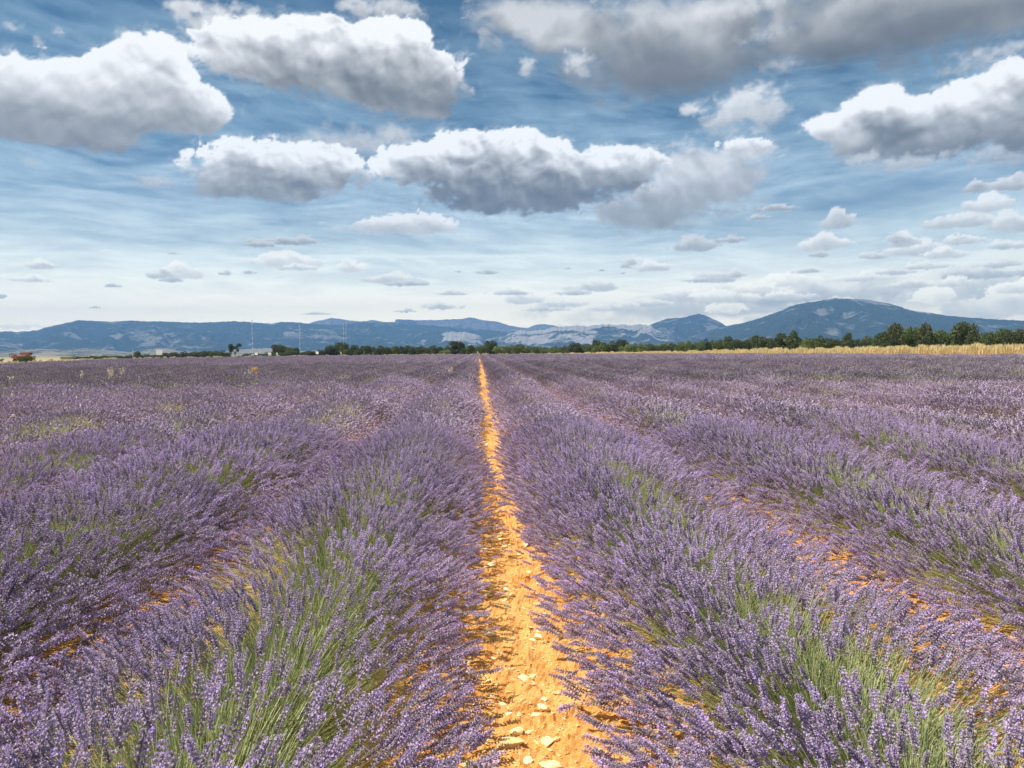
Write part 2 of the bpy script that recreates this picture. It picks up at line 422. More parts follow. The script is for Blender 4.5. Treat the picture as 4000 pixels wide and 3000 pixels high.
    vc = ramp(t, [(0.0, (0.84, 0.82, 0.78)), (0.25, (0.82, 0.82, 0.79)), (0.5, (0.66, 0.76, 0.80)), (1.0, (0.42, 0.59, 0.70))])
    t.links.new(mz.outputs[0], vc.inputs[0]); t.links.new(vc.outputs[0], mc.inputs[6])
    em = N(t, 'ShaderNodeEmission')
    wm = ramp(t, [(0.0, (1.12, 0.98, 0.64)), (0.2, (1.10, 0.98, 0.68)), (0.42, (1.04, 1.0, 0.86)), (0.7, (1.0, 1.0, 1.0))])   # sunlit far air and cloud, reddened by distance
    t.links.new(mz.outputs[0], wm.inputs[0])
    wmx = N(t, 'ShaderNodeMix', data_type='RGBA', blend_type='MULTIPLY'); wmx.inputs[0].default_value = 1.0
    t.links.new(mc.outputs[2], wmx.inputs[6]); t.links.new(wm.outputs[0], wmx.inputs[7])
    t.links.new(wmx.outputs[2], em.inputs[0])
    # the low sky is bright: it is seen through the whole depth of the haze
    ge = N(t, 'ShaderNodeNewGeometry'); sz = N(t, 'ShaderNodeSeparateXYZ'); t.links.new(ge.outputs['Position'], sz.inputs[0])
    mg = N(t, 'ShaderNodeMapRange', interpolation_type='SMOOTHSTEP')
    mg.inputs['From Min'].default_value = 0.0; mg.inputs['From Max'].default_value = 9500.0
    mg.inputs['To Min'].default_value = 2.0; mg.inputs['To Max'].default_value = 1.0
    t.links.new(sz.outputs[2], mg.inputs['Value']); t.links.new(mg.outputs[0], em.inputs['Strength'])
    tp = N(t, 'ShaderNodeBsdfTransparent')
    mx = N(t, 'ShaderNodeMixShader')
    t.links.new(tot.outputs[0], mx.inputs[0]); t.links.new(tp.outputs[0], mx.inputs[1]); t.links.new(em.outputs[0], mx.inputs[2])
    o = N(t, 'ShaderNodeOutputMaterial'); t.links.new(mx.outputs[0], o.inputs['Surface'])
    m.cycles.emission_sampling = 'NONE'
    me = make_mesh('sky', P, F, m, {'cover': aO.ravel(), 'sunlit': lO.ravel(), 'veil': vO.ravel()}, smooth=True)
    tag(link('sky', me), kind='structure')

build_sky()

# ------------------------------------------------------------------ haze
def build_haze():
    m, t = new_mat('haze')
    pv = N(t, 'ShaderNodeVolumePrincipled')
    pv.inputs['Color'].default_value = (0.24, 0.50, 0.98, 1)
    pv.inputs['Density'].default_value = HAZE
    pv.inputs['Anisotropy'].default_value = 0.0
    pv.inputs['Density Attribute'].default_value = ''
    m.cycles.homogeneous_volume = True
    m.cycles.volume_sampling = 'DISTANCE'
    o = N(t, 'ShaderNodeOutputMaterial'); t.links.new(pv.outputs[0], o.inputs['Volume'])
    x, y0, y1, z0, z1 = 14000, -2500, 15200, -1.4, 900
    V = [(-x, y0, z0), (x, y0, z0), (x, y1, z0), (-x, y1, z0), (-x, y0, z1), (x, y0, z1), (x, y1, z1), (-x, y1, z1)]
    F = [(0, 3, 2, 1), (4, 5, 6, 7), (0, 1, 5, 4), (1, 2, 6, 5), (2, 3, 7, 6), (3, 0, 4, 7)]
    tag(link('haze', make_mesh('haze', V, np.array(F), m)), kind='stuff')
HAZE = 7.0e-5
build_haze()

# ------------------------------------------------------------------ ground and field soil
def soil_material():
    m, t = new_mat('orange_soil')
    g = N(t, 'ShaderNodeNewGeometry')
    n1 = N(t, 'ShaderNodeTexNoise'); n1.inputs['Scale'].default_value = 3.0; n1.inputs['Detail'].default_value = 8; n1.inputs['Roughness'].default_value = 0.65
    n2 = N(t, 'ShaderNodeTexNoise'); n2.inputs['Scale'].default_value = 60.0; n2.inputs['Detail'].default_value = 6; n2.inputs['Roughness'].default_value = 0.7
    vo = N(t, 'ShaderNodeTexVoronoi'); vo.inputs['Scale'].default_value = 95.0
    for n in (n1, n2, vo): t.links.new(g.outputs['Position'], n.inputs['Vector'])
    r1 = ramp(t, [(0.3, (0.60, 0.25, 0.06)), (0.5, (0.74, 0.355, 0.10)), (0.72, (0.80, 0.45, 0.155))])
    t.links.new(n1.outputs['Fac'], r1.inputs[0])
    r2 = ramp(t, [(0.35, (0.80, 0.76, 0.72)), (0.62, (1.12, 1.12, 1.12))])
    t.links.new(n2.outputs['Fac'], r2.inputs[0])
    mu = N(t, 'ShaderNodeMix', data_type='RGBA', blend_type='MULTIPLY'); mu.inputs[0].default_value = 1.0
    t.links.new(r1.outputs[0], mu.inputs[6]); t.links.new(r2.outputs[0], mu.inputs[7])
    # pale chips of stone in the soil
    vc = N(t, 'ShaderNodeSeparateColor')
    t.links.new(vo.outputs['Color'], vc.inputs[0])
    th = N(t, 'ShaderNodeMath', operation='GREATER_THAN'); th.inputs[1].default_value = 0.74
    t.links.new(vc.outputs[0], th.inputs[0])
    th2 = N(t, 'ShaderNodeMath', operation='LESS_THAN'); th2.inputs[1].default_value = 0.42
    t.links.new(vo.outputs['Distance'], th2.inputs[0])
    an = N(t, 'ShaderNodeMath', operation='MULTIPLY'); t.links.new(th.outputs[0], an.inputs[0]); t.links.new(th2.outputs[0], an.inputs[1])
    m2 = N(t, 'ShaderNodeMix', data_type='RGBA'); t.links.new(an.outputs[0], m2.inputs[0])
    t.links.new(mu.outputs[2], m2.inputs[6]); m2.inputs[7].default_value = (0.78, 0.56, 0.27, 1)
    ad = N(t, 'ShaderNodeMath', operation='ADD'); t.links.new(n2.outputs['Fac'], ad.inputs[0]); t.links.new(an.outputs[0], ad.inputs[1])
    bp = N(t, 'ShaderNodeBump'); bp.inputs['Strength'].default_value = 0.7; bp.inputs['Distance'].default_value = 0.006
    t.links.new(ad.outputs[0], bp.inputs['Height'])
    d = N(t, 'ShaderNodeBsdfPrincipled'); d.inputs['Roughness'].default_value = 0.95; d.inputs['Specular IOR Level'].default_value = 0.1
    t.links.new(m2.outputs[2], d.inputs['Base Color']); t.links.new(bp.outputs[0], d.inputs['Normal'])
    o = N(t, 'ShaderNodeOutputMaterial'); t.links.new(d.outputs[0], o.inputs['Surface'])
    return m
M_SOIL = soil_material()

PATH_X = 0.18
ROW = 2.2
EDGE = [(-600, 75), (0, 102), (300, 150), (600, 214), (1200, 250), (1870, 216), (2500, 166), (3000, 130), (3500, 104), (4000, 86), (4700, 66)]
EDGE_AZ = np.array([az_el(p, 1375)[0] for p, _ in EDGE]); EDGE_D = np.array([d for _, d in EDGE], float) * GS
def edge_dist(azdeg):
    return np.interp(azdeg, EDGE_AZ, EDGE_D)

def soil_height(X, Y):
    n = fbm(X * 2.2, Y * 2.2, 3, 40) - 0.5
    c = fbm(X * 9, Y * 9, 4, 44) - 0.5
    f = fbm(X * 34, Y * 34, 3, 48) - 0.5
    fade = np.clip(14.0 / np.maximum(Y, 1.0), 0.15, 1)
    furrow = 0.05 * np.cos((X - PATH_X) / ROW * 2 * np.pi) * -1
    return 0.02 + furrow * 0.5 + n * 0.06 + fade * (np.sign(c) * np.abs(c) ** 1.1 * 0.085 + f * 0.034)

def build_ground():
    m, t = new_mat('dry_plain')
    g = N(t, 'ShaderNodeNewGeometry')
    n1 = N(t, 'ShaderNodeTexNoise'); n1.inputs['Scale'].default_value = 0.004; n1.inputs['Detail'].default_value = 8
    n2 = N(t, 'ShaderNodeTexNoise'); n2.inputs['Scale'].default_value = 0.6; n2.inputs['Detail'].default_value = 6
    t.links.new(g.outputs['Position'], n1.inputs['Vector']); t.links.new(g.outputs['Position'], n2.inputs['Vector'])
    r1 = ramp(t, [(0.38, (0.07, 0.10, 0.035)), (0.5, (0.16, 0.16, 0.07)), (0.62, (0.36, 0.29, 0.15))])
    t.links.new(n1.outputs['Fac'], r1.inputs[0])
    r2 = ramp(t, [(0.3, (0.30, 0.26, 0.14)), (0.7, (0.40, 0.33, 0.20))])
    t.links.new(n2.outputs['Fac'], r2.inputs[0])
    ln = N(t, 'ShaderNodeVectorMath', operation='LENGTH'); t.links.new(g.outputs['Position'], ln.inputs[0])
    mr = N(t, 'ShaderNodeMapRange'); mr.inputs['From Min'].default_value = 350; mr.inputs['From Max'].default_value = 900
    t.links.new(ln.outputs['Value'], mr.inputs['Value'])
    mx = N(t, 'ShaderNodeMix', data_type='RGBA'); t.links.new(mr.outputs[0], mx.inputs[0])
    t.links.new(r2.outputs[0], mx.inputs[6]); t.links.new(r1.outputs[0], mx.inputs[7])
    d = N(t, 'ShaderNodeBsdfPrincipled'); d.inputs['Roughness'].default_value = 0.95
    t.links.new(mx.outputs[2], d.inputs['Base Color'])
    o = N(t, 'ShaderNodeOutputMaterial'); t.links.new(d.outputs[0], o.inputs['Surface'])
    V = [(-45000, -20000, -0.3), (45000, -20000, -0.3), (45000, 50000, -0.3), (-45000, 50000, -0.3)]
    tag(link('ground', make_mesh('ground', V, np.array([(0, 1, 2, 3)]), m)), kind='structure')
    # dry track and verge right behind the far edge of the field, ring shaped
    a = np.linspace(-45, 50, 120)
    e = edge_dist(a)
    inner = np.stack([np.sin(np.radians(a)) * (e - 3), np.cos(np.radians(a)) * (e - 3), np.full_like(a, -0.02)], 1)
    outer = np.stack([np.sin(np.radians(a)) * (e + 220), np.cos(np.radians(a)) * (e + 220), np.full_like(a, -0.02)], 1)
    V = np.concatenate([inner, outer]); n = len(a); i = np.arange(n - 1)
    F = np.stack([i, i + 1, i + 1 + n, i + n], 1)
    m2 = simple_mat('dry_verge_soil', (0.40, 0.30, 0.18), 0.95, var=0.2, scale=0.3)
    tag(link('dry_verge', make_mesh('dry_verge', V, F, m2)), kind='structure')
    # soil of the lavender field
    xs = np.concatenate([-np.geomspace(4, 200, 28)[::-1], np.arange(-3.9, -0.55, 0.07), np.arange(-0.55, 0.95, 0.016), np.arange(0.95, 4.2, 0.07), np.geomspace(4.3, 240, 28)])
    ys = [1.7]
    while ys[-1] < 330: ys.append(ys[-1] * (1.0 + 0.0075 * (1 if ys[-1] < 9 else (2.5 if ys[-1] < 30 else 6))))
    ys = np.concatenate([[-6, -1, 0.5, 1.2], ys])
    X, Y = np.meshgrid(xs, ys)
    Z = soil_height(X, Y)
    # clip to the field outline: everything outside the far edge goes below the verge
    azd = np.degrees(np.arctan2(X, Y)); D = np.hypot(X, Y)
    Z = np.where((D > edge_dist(azd)) & (Y > 20), -0.25, Z)
    H, W = X.shape; idx = np.arange(H * W).reshape(H, W)
    F = np.stack([idx[:-1, :-1], idx[:-1, 1:], idx[1:, 1:], idx[1:, :-1]], -1).reshape(-1, 4)
    tag(link('field_soil', make_mesh('field_soil', np.stack([X, Y, Z], -1).reshape(-1, 3), F, M_SOIL, smooth=False)), kind='structure')
build_ground()

# ------------------------------------------------------------------ mountains
def rock_mat(name, forest, rock, pale=0.5, scale=1.0, thr=0.56):
    m, t = new_mat(name)
    g = N(t, 'ShaderNodeNewGeometry')
    mp = N(t, 'ShaderNodeMapping'); mp.inputs['Scale'].default_value = (0.0026 * scale, 0.0026 * scale, 0.0040 * scale)
    t.links.new(g.outputs['Position'], mp.inputs['Vector'])
    n = N(t, 'ShaderNodeTexNoise'); n.inputs['Scale'].default_value = 1.0; n.inputs['Detail'].default_value = 14; n.inputs['Roughness'].default_value = 0.76
    n.inputs['Distortion'].default_value = 0.6
    t.links.new(mp.outputs[0], n.inputs['Vector'])
    a = N(t, 'ShaderNodeAttribute', attribute_name='rock')
    ad = N(t, 'ShaderNodeMath', operation='ADD'); t.links.new(n.outputs['Fac'], ad.inputs[0]); t.links.new(a.outputs['Fac'], ad.inputs[1])
    th = N(t, 'ShaderNodeMapRange'); th.inputs['From Min'].default_value = thr; th.inputs['From Max'].default_value = thr + 0.055
    t.links.new(ad.outputs[0], th.inputs['Value'])
    n2 = N(t, 'ShaderNodeTexNoise'); n2.inputs['Scale'].default_value = 0.03; n2.inputs['Detail'].default_value = 8
    t.links.new(g.outputs['Position'], n2.inputs['Vector'])
    rf = ramp(t, [(0.3, tuple(c * 0.7 for c in forest)), (0.7, tuple(c * 1.5 for c in forest))])
    rr = ramp(t, [(0.3, tuple(c * 0.7 for c in rock)), (0.7, tuple(min(1, c * 1.2) for c in rock))])
    t.links.new(n2.outputs['Fac'], rf.inputs[0]); t.links.new(n2.outputs['Fac'], rr.inputs[0])
    mx = N(t, 'ShaderNodeMix', data_type='RGBA')
    t.links.new(th.outputs[0], mx.inputs[0]); t.links.new(rf.outputs[0], mx.inputs[6]); t.links.new(rr.outputs[0], mx.inputs[7])
    d = N(t, 'ShaderNodeBsdfPrincipled'); d.inputs['Roughness'].default_value = 0.95; d.inputs['Specular IOR Level'].default_value = 0.05
    bp = N(t, 'ShaderNodeBump'); bp.inputs['Strength'].default_value = 1.0; bp.inputs['Distance'].default_value = 140
    t.links.new(n.outputs['Fac'], bp.inputs['Height']); t.links.new(bp.outputs[0], d.inputs['Normal'])
    t.links.new(mx.outputs[2], d.inputs['Base Color'])
    o = N(t, 'ShaderNodeOutputMaterial'); t.links.new(d.outputs[0], o.inputs['Surface'])
    return m

def ridge(name, pts, dist, depth, mat, rockf, seed, rough=1.0, foot=0.12, nA=520, nT=54, gul=1.0):
    """a mountain range: crest line at a distance, slopes with gullies towards us, and a back slope"""
    aa = []; hh = []
    for (px, py) in pts:
        a, e = az_el(px, py)
        aa.append(a); hh.append(EYE + math.tan(math.radians(e)) * dist)
    aa = np.array(aa); hh = np.array(hh)
    az = np.linspace(aa[0], aa[-1], nA)
    # smooth interpolation plus fine skyline roughness
    H = np.interp(az, aa, hh)
    H = np.maximum(H, -2)
    H = H + (fbm(az * 6, az * 0, 4, seed) - 0.5) * dist * 0.0022 * rough
    T = np.concatenate([np.linspace(0, 1, nT), np.linspace(1.06, 1.8, 9)])
    AZ, TT = np.meshgrid(az, T)
    HH = np.meshgrid(H, T)[0]
    front = np.clip(TT, 0, 1)
    # radial distance of each ring; spurs push the slope out and in
    arc = np.radians(AZ) * dist / 1000.0            # km along the ridge
    sp = fbm(arc * 1.1, TT * 0.9, 4, seed + 3) - 0.5
    gl = 1 - 2 * np.abs(fbm(arc * 2.6 + sp * 1.2, TT * 1.6, 4, seed + 7) - 0.5)
    prof = (1 - foot) * front ** 1.25 + foot * np.sqrt(front)
    prof = np.where(TT > 1, 1 - (TT - 1) ** 1.3 * 0.9, prof)
    mid = np.clip(4 * front * (1 - front), 0, 1) * (TT <= 1)
    Z = HH * prof + gul * mid * HH * (0.46 * (gl - 0.72) + 0.40 * sp)
    Z = np.minimum(Z, HH * np.where(TT > 1, prof, 0.25 + 0.75 * front))
    rad = dist - depth * (1 - TT) + gul * mid * depth * 0.25 * sp
    # keep the crest where the outline says: elevation angle of every nearer ring stays below it
    lim = (HH - EYE) / dist * rad + EYE
    Z = np.where(TT < 1, np.minimum(Z, lim - 0.004 * HH), Z)
    Z[0] = -8.0 * 0 - 0.6
    X = np.sin(np.radians(AZ)) * rad; Y = np.cos(np.radians(AZ)) * rad
    rock = rockf(AZ, front, sp, gl)
    h, w_ = X.shape; idx = np.arange(h * w_).reshape(h, w_)
    F = np.stack([idx[:-1, :-1], idx[:-1, 1:], idx[1:, 1:], idx[1:, :-1]], -1).reshape(-1, 4)
    me = make_mesh(name, np.stack([X, Y, np.maximum(Z, -0.8)], -1).reshape(-1, 3), F, mat, {'rock': rock.ravel()}, smooth=True)
    return tag(link(name, me), kind='structure')

def azp(px): return az_el(px, 1375)[0]
def bump(A, px, wpx):
    c = azp(px); w_ = abs(azp(px + wpx) - c)
    return np.exp(-((A - c) / w_) ** 2)

FOREST = (0.035, 0.055, 0.030)
m_far = rock_mat('far_grey_mountain', (0.10, 0.11, 0.075), (0.40, 0.37, 0.32), scale=0.8, thr=0.47)
m_left = rock_mat('blue_wooded_ridge', FOREST, (0.32, 0.30, 0.26), scale=1.3, thr=0.56)
m_cliff = rock_mat('cliff_hills', FOREST, (0.56, 0.52, 0.47), scale=1.6, thr=0.535)
m_right = rock_mat('wooded_mountain', (0.04, 0.06, 0.035), (0.34, 0.32, 0.28), scale=1.6, thr=0.567)
m_low = rock_mat('foothills', (0.09, 0.11, 0.06), (0.50, 0.44, 0.34), scale=2.2, thr=0.50)

ridge('distant_mountain', [(900, 1330), (1120, 1290), (1205, 1264), (1230, 1256), (1262, 1249), (1292, 1242), (1320, 1244), (1350, 1250), (1410, 1256), (1455, 1250), (1480, 1254), (1500, 1258),
      (1541, 1258), (1547, 1246), (1620, 1250), (1700, 1250), (1790, 1246), (1820, 1243), (1835, 1239), (1852, 1241), (1870, 1247), (1900, 1252), (1935, 1255), (1960, 1262), (1990, 1271), (2035, 1280), (2062, 1281), (2085, 1270), (2110, 1266), (2150, 1268), (2180, 1276), (2300, 1300), (2500, 1345)],
      13200, 3000, m_far, lambda A, f, s, g: 0.05 + 0.12 * sstep(0.6, 1, f) - 0.22 * bump(A, 1590, 55) + 0 * A, 21, rough=0.5)
ridge('wooded_ridge', [(-900, 1330), (-300, 1320), (-60, 1300), (0, 1296), (40, 1294), (62, 1297), (150, 1290), (175, 1279), (215, 1271), (250, 1263), (305, 1251), (350, 1253), (435, 1257), (460, 1254), (520, 1252), (560, 1255), (620, 1255), (700, 1258),
      (775, 1260), (860, 1257), (910, 1254), (1000, 1260), (1060, 1265), (1080, 1261), (1100, 1257), (1170, 1260), (1215, 1265), (1290, 1269), (1350, 1266), (1400, 1259), (1500, 1260), (1600, 1268), (1678, 1271), (1750, 1277), (1830, 1283), (1900, 1287), (1972, 1296), (2100, 1320), (2300, 1365), (2400, 1378)],
      10200, 3300, m_left, lambda A, f, s, g: 0.10 * sstep(0.93, 1.0, f) * sstep(azp(1400), azp(250), A) + 0.10 * bump(A, 60, 90) * np.exp(-((f - 0.5) / .2) ** 2)
      + 0.11 * bump(A, 500, 220) * np.exp(-((f - 0.42) / .12) ** 2) + 0.10 * bump(A, 1260, 120) * np.exp(-((f - 0.5) / .2) ** 2) + 0.12 * bump(A, 640, 90) * np.exp(-((f - 0.2) / .1) ** 2), 33, rough=0.55, nA=900)
ridge('limestone_cliffs', [(1480, 1380), (1560, 1362), (1600, 1345), (1650, 1330), (1700, 1318), (1725, 1306), (1745, 1296), (1775, 1294), (1795, 1299), (1815, 1295), (1850, 1302), (1878, 1312), (1890, 1328), (1920, 1322), (1960, 1308), (2000, 1292), (2040, 1290), (2075, 1293), (2110, 1290),
      (2140, 1283), (2165, 1277), (2190, 1275), (2230, 1273), (2300, 1273), (2330, 1270), (2350, 1268), (2385, 1266), (2420, 1268), (2440, 1266), (2455, 1273), (2480, 1267), (2500, 1265), (2540, 1271), (2570, 1290), (2640, 1320), (2740, 1350), (2850, 1376)],
      8600, 1900, m_cliff, lambda A, f, s, g: 0.22 * sstep(0.80, 0.9, f + 0.5 * s) * sstep(azp(1960), azp(2120), A) + 0.17 * bump(A, 1780, 130) * sstep(0.35, 0.6, f) + 0.17 * bump(A, 2060, 90) * np.exp(-((f - 0.45) / .2) ** 2)
      + 0.12 * bump(A, 2250, 120) * np.exp(-((f - 0.4) / .15) ** 2) + 0.16 * bump(A, 2510, 70) * sstep(0.4, 0.8, f), 45, rough=1.3, nA=700, gul=1.2)
ridge('pointed_mountain', [(2380, 1376), (2480, 1300), (2540, 1270), (2570, 1257), (2600, 1246), (2640, 1242), (2680, 1239), (2700, 1231), (2728, 1226), (2745, 1229), (2760, 1235), (2800, 1252), (2835, 1272), (2870, 1290), (2950, 1330), (3050, 1370)],
      9400, 1900, m_right, lambda A, f, s, g: 0.10 * bump(A, 2790, 40) * sstep(0.5, 0.8, f) + 0.06 * bump(A, 2590, 30), 57, rough=0.6)
ridge('rounded_mountain', [(2560, 1376), (2640, 1340), (2700, 1312), (2750, 1295), (2800, 1282), (2840, 1273), (2900, 1262), (2960, 1245), (3000, 1231), (3060, 1211), (3085, 1198), (3110, 1190), (3150, 1182), (3200, 1176), (3230, 1169), (3260, 1165), (3310, 1166), (3350, 1168), (3400, 1172), (3450, 1181), (3500, 1193),
      (3560, 1212), (3600, 1218), (3640, 1222), (3700, 1234), (3740, 1236), (3800, 1241), (3850, 1245), (3920, 1249), (4000, 1252), (4200, 1262), (4700, 1280)],
      7600, 2300, m_right, lambda A, f, s, g: 0.17 * sstep(0.90, 0.97, f) * bump(A, 3370, 90) + 0.08 * bump(A, 3260, 80) * np.exp(-((f - 0.6) / .25) ** 2) + 0.12 * sstep(0.88, 0.96, f) * bump(A, 3600, 90)
      + 0.12 * bump(A, 3250, 30) * np.exp(-((f - 0.25) / .08) ** 2) + 0.10 * bump(A, 3850, 80) * np.exp(-((f - 0.7) / .1) ** 2), 66, rough=0.45, nA=760)
ridge('low_wooded_hill', [(-200, 1372), (60, 1350), (160, 1325), (230, 1300), (290, 1290), (350, 1300), (420, 1318), (520, 1345), (640, 1368), (760, 1378)], 9200, 1500, m_left, lambda A, f, s, g: -0.03 + 0 * A, 71, rough=0.5, nA=300)
ridge('dark_low_hill', [(1340, 1376), (1430, 1348), (1480, 1340), (1560, 1344), (1640, 1356), (1720, 1372)], 7200, 800, m_left, lambda A, f, s, g: -0.08 + 0 * A, 74, rough=0.4, nA=200)
ridge('pale_foothills', [(-500, 1385), (-100, 1378), (60, 1366), (160, 1362), (260, 1368), (330, 1360), (420, 1368), (500, 1376), (560, 1366), (640, 1360), (700, 1370), (780, 1378), (860, 1374), (930, 1366), (1000, 1362), (1060, 1360), (1110, 1364), (1180, 1372), (1260, 1368), (1340, 1374), (1420, 1380)],
      5400, 1000, m_low, lambda A, f, s, g: 0.05 + 0.06 * bump(A, 1020, 120) + 0.10 * bump(A, 660, 60) + 0 * A, 79, rough=0.9, nA=420)

# ------------------------------------------------------------------ lavender
def frames(D):
    """orthonormal frames with z along D (n x 3)"""
    D = D / np.linalg.norm(D, axis=1, keepdims=True)
    a = np.where(np.abs(D[:, 2:3]) < 0.9, np.array([[0, 0, 1.0]]), np.array([[1.0, 0, 0]]))
    X = np.cross(a, D); X /= np.linalg.norm(X, axis=1, keepdims=True)
    Y = np.cross(D, X)
    return X, Y, D

def spike_geo(level, rg):
    """one flower spike of unit-metre size along +z, base at the origin: verts, tris, v"""
    V = []; F = []; C = []
    Lh = 0.062
    def add(vs, fs, c):
        b = len(V)
        V.extend(vs); F.extend([(b + i, b + j, b + k) for i, j, k in fs]); C.extend(c if isinstance(c, list) else [c] * len(vs))
    if level == 0:
        # core
        for s in range(4):
            z0, z1 = s * Lh / 4, (s + 1) * Lh / 4
            r0 = 0.0034 * (1 - 0.15 * s); r1 = 0.0034 * (1 - 0.15 * (s + 1))
            vs = [(r0 * math.cos(a), r0 * math.sin(a), z0) for a in (0, 2.09, 4.19)] + [(r1 * math.cos(a), r1 * math.sin(a), z1) for a in (0, 2.09, 4.19)]
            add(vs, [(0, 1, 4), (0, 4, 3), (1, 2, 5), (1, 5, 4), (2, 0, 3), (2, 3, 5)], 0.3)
        nw = 7
        for k in range(nw):
            z = Lh * (0.02 + 0.95 * (k / (nw - 1)) ** 0.92)
            if k == 0 and rg.random() < 0.6: z -= 0.012
            rad = 0.0088 * (1.0 if k < 4 else 1.0 - 0.16 * (k - 3)) * rg.uniform(0.9, 1.15)
            nf = 7 if k < 5 else 5
            ph = rg.uniform(0, 6.28)
            for j in range(nf):
                a = ph + j * 2 * math.pi / nf + rg.uniform(-.25, .25)
                up = rg.uniform(0.35, 1.1)
                dr = Vector((math.cos(a), math.sin(a), up)).normalized()
                sd = Vector((-math.sin(a), math.cos(a), 0))
                nn = dr.cross(sd)
                b0 = Vector((math.cos(a), math.sin(a), 0)) * 0.0022 + Vector((0, 0, z))
                ln = rad * rg.uniform(0.75, 1.15); wd = 0.0024
                tip = b0 + dr * ln
                m = b0 + dr * ln * 0.55
                c = rg.choice([0.35, 0.55, 0.62, 0.68, 0.74])
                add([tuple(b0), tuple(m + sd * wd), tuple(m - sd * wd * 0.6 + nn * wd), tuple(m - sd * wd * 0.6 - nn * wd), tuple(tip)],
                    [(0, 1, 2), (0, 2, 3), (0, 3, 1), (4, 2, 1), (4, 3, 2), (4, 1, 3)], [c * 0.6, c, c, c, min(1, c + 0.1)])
                if rg.random() < 0.17:      # open corolla: two lips
                    p = tip; q = 0.0042
                    add([tuple(p), tuple(p + sd * q + dr * q * .5), tuple(p + nn * q + dr * q), tuple(p - sd * q + dr * q * .5), tuple(p - nn * q + dr * q * .4)],
                        [(0, 1, 2), (0, 2, 3), (0, 4, 1)], rg.choice([0.85, 0.95, 1.0]))
    elif level == 1:
        ns = 5
        rings = []
        for k in range(ns):
            z = Lh * k / (ns - 1)
            r = 0.0082 * [0.5, 1.2, 0.8, 1.0, 0.2][k] * rg.uniform(.85, 1.15)
            ph = rg.uniform(0, 2)
            rings.append([(r * math.cos(ph + a), r * math.sin(ph + a), z) for a in (0, 2.09, 4.19)])
        b = len(V)
        for k, r in enumerate(rings):
            V.extend(r); C.extend([rg.choice([0.12, 0.26, 0.38, 0.48, 0.8, 0.9]) for _ in range(3)])
        for k in range(ns - 1):
            for j in range(3):
                p = b + k * 3 + j; q = b + k * 3 + (j + 1) % 3
                F.append((p, q, q + 3)); F.append((p, q + 3, p + 3))
    else:
        s = 1.0 if level == 2 else 1.35
        r = 0.0095 * s
        ph = rg.uniform(0, 2)
        V.extend([(0, 0, 0)] + [(r * math.cos(ph + a), r * math.sin(ph + a), Lh * 0.4) for a in (0, 2.09, 4.19)] + [(0, 0, Lh * 1.05 * s)])
        F.extend([(0, 2, 1), (0, 3, 2), (0, 1, 3), (4, 1, 2), (4, 2, 3), (4, 3, 1)])
        c = rg.choice([0.06, 0.16, 0.24, 0.34, 0.5]) + (0.03 if level == 3 else 0.0)  # far heads get a darker v, painting in the self-shading they lose
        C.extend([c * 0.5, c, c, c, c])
    return np.array(V), np.array(F), np.array(C)

SPIKES = {l: [spike_geo(l, np.random.default_rng(100 * l + i)) for i in range(6)] for l in (0, 1, 2, 3)}

def place_copies(geos, which, pos, Z, scale, tint):
    """join transformed copies of small meshes into one"""
    X, Y, Zd = frames(Z)
    VV = []; FF = []; CC = []; off = 0
    for g, (V, F, C) in enumerate(geos):
        ids = np.where(which == g)[0]
        if len(ids) == 0: continue
        rot = rng.uniform(0, 6.28, len(ids))
        c = np.cos(rot)[:, None]; s = np.sin(rot)[:, None]
        x = X[ids] * c + Y[ids] * s; y = -X[ids] * s + Y[ids] * c
        W = (V[None, :, 0:1] * x[:, None] + V[None, :, 1:2] * y[:, None] + V[None, :, 2:3] * Zd[ids][:, None]) * scale[ids][:, None, None] + pos[ids][:, None]
        VV.append(W.reshape(-1, 3))
        FF.append((F[None] + (off + np.arange(len(ids)) * len(V))[:, None, None]).reshape(-1, 3))
        CC.append(np.clip(C[None] * (0.75 + 0.5 * tint[ids][:, None]) + 0.12 * (tint[ids][:, None] - 0.5), 0, 1).ravel())
        off += len(ids) * len(V)
    return np.concatenate(VV), np.concatenate(FF), np.concatenate(CC)

def stems_geo(base, ctrl, tip, wid, v, segs=2):
    """curved three sided (segs>1) or flat (segs=1) stems"""
    n = len(base)
    ts = np.linspace(0, 1, segs + 1)
    pts = [(1 - t) ** 2 * base + 2 * t * (1 - t) * ctrl + t * t * tip for t in ts]
    X, Y, _ = frames(tip - base)
    k = 3 if segs > 1 else 2
    V = np.zeros((n, (segs + 1) * k, 3)); C = np.zeros((n, (segs + 1) * k))
    for i, p in enumerate(pts):
        for j in range(k):
            a = j * 2 * math.pi / k
            V[:, i * k + j] = p + (X * math.cos(a) + Y * math.sin(a)) * wid[:, None] * (1.15 - 0.3 * ts[i])
            C[:, i * k + j] = np.clip(v, 0, 1)
    f = []
    for i in range(segs):
        if k == 3:
            for j in range(3):
                p = i * 3 + j; q = i * 3 + (j + 1) % 3
                f += [(p, q, q + 3), (p, q + 3, p + 3)]
        else:
            f += [(i * 2, i * 2 + 1, i * 2 + 3), (i * 2, i * 2 + 3, i * 2 + 2)]
    f = np.array(f)
    F = (f[None] + (np.arange(n) * V.shape[1])[:, None, None]).reshape(-1, 3)
    return V.reshape(-1, 3), F, C.ravel()

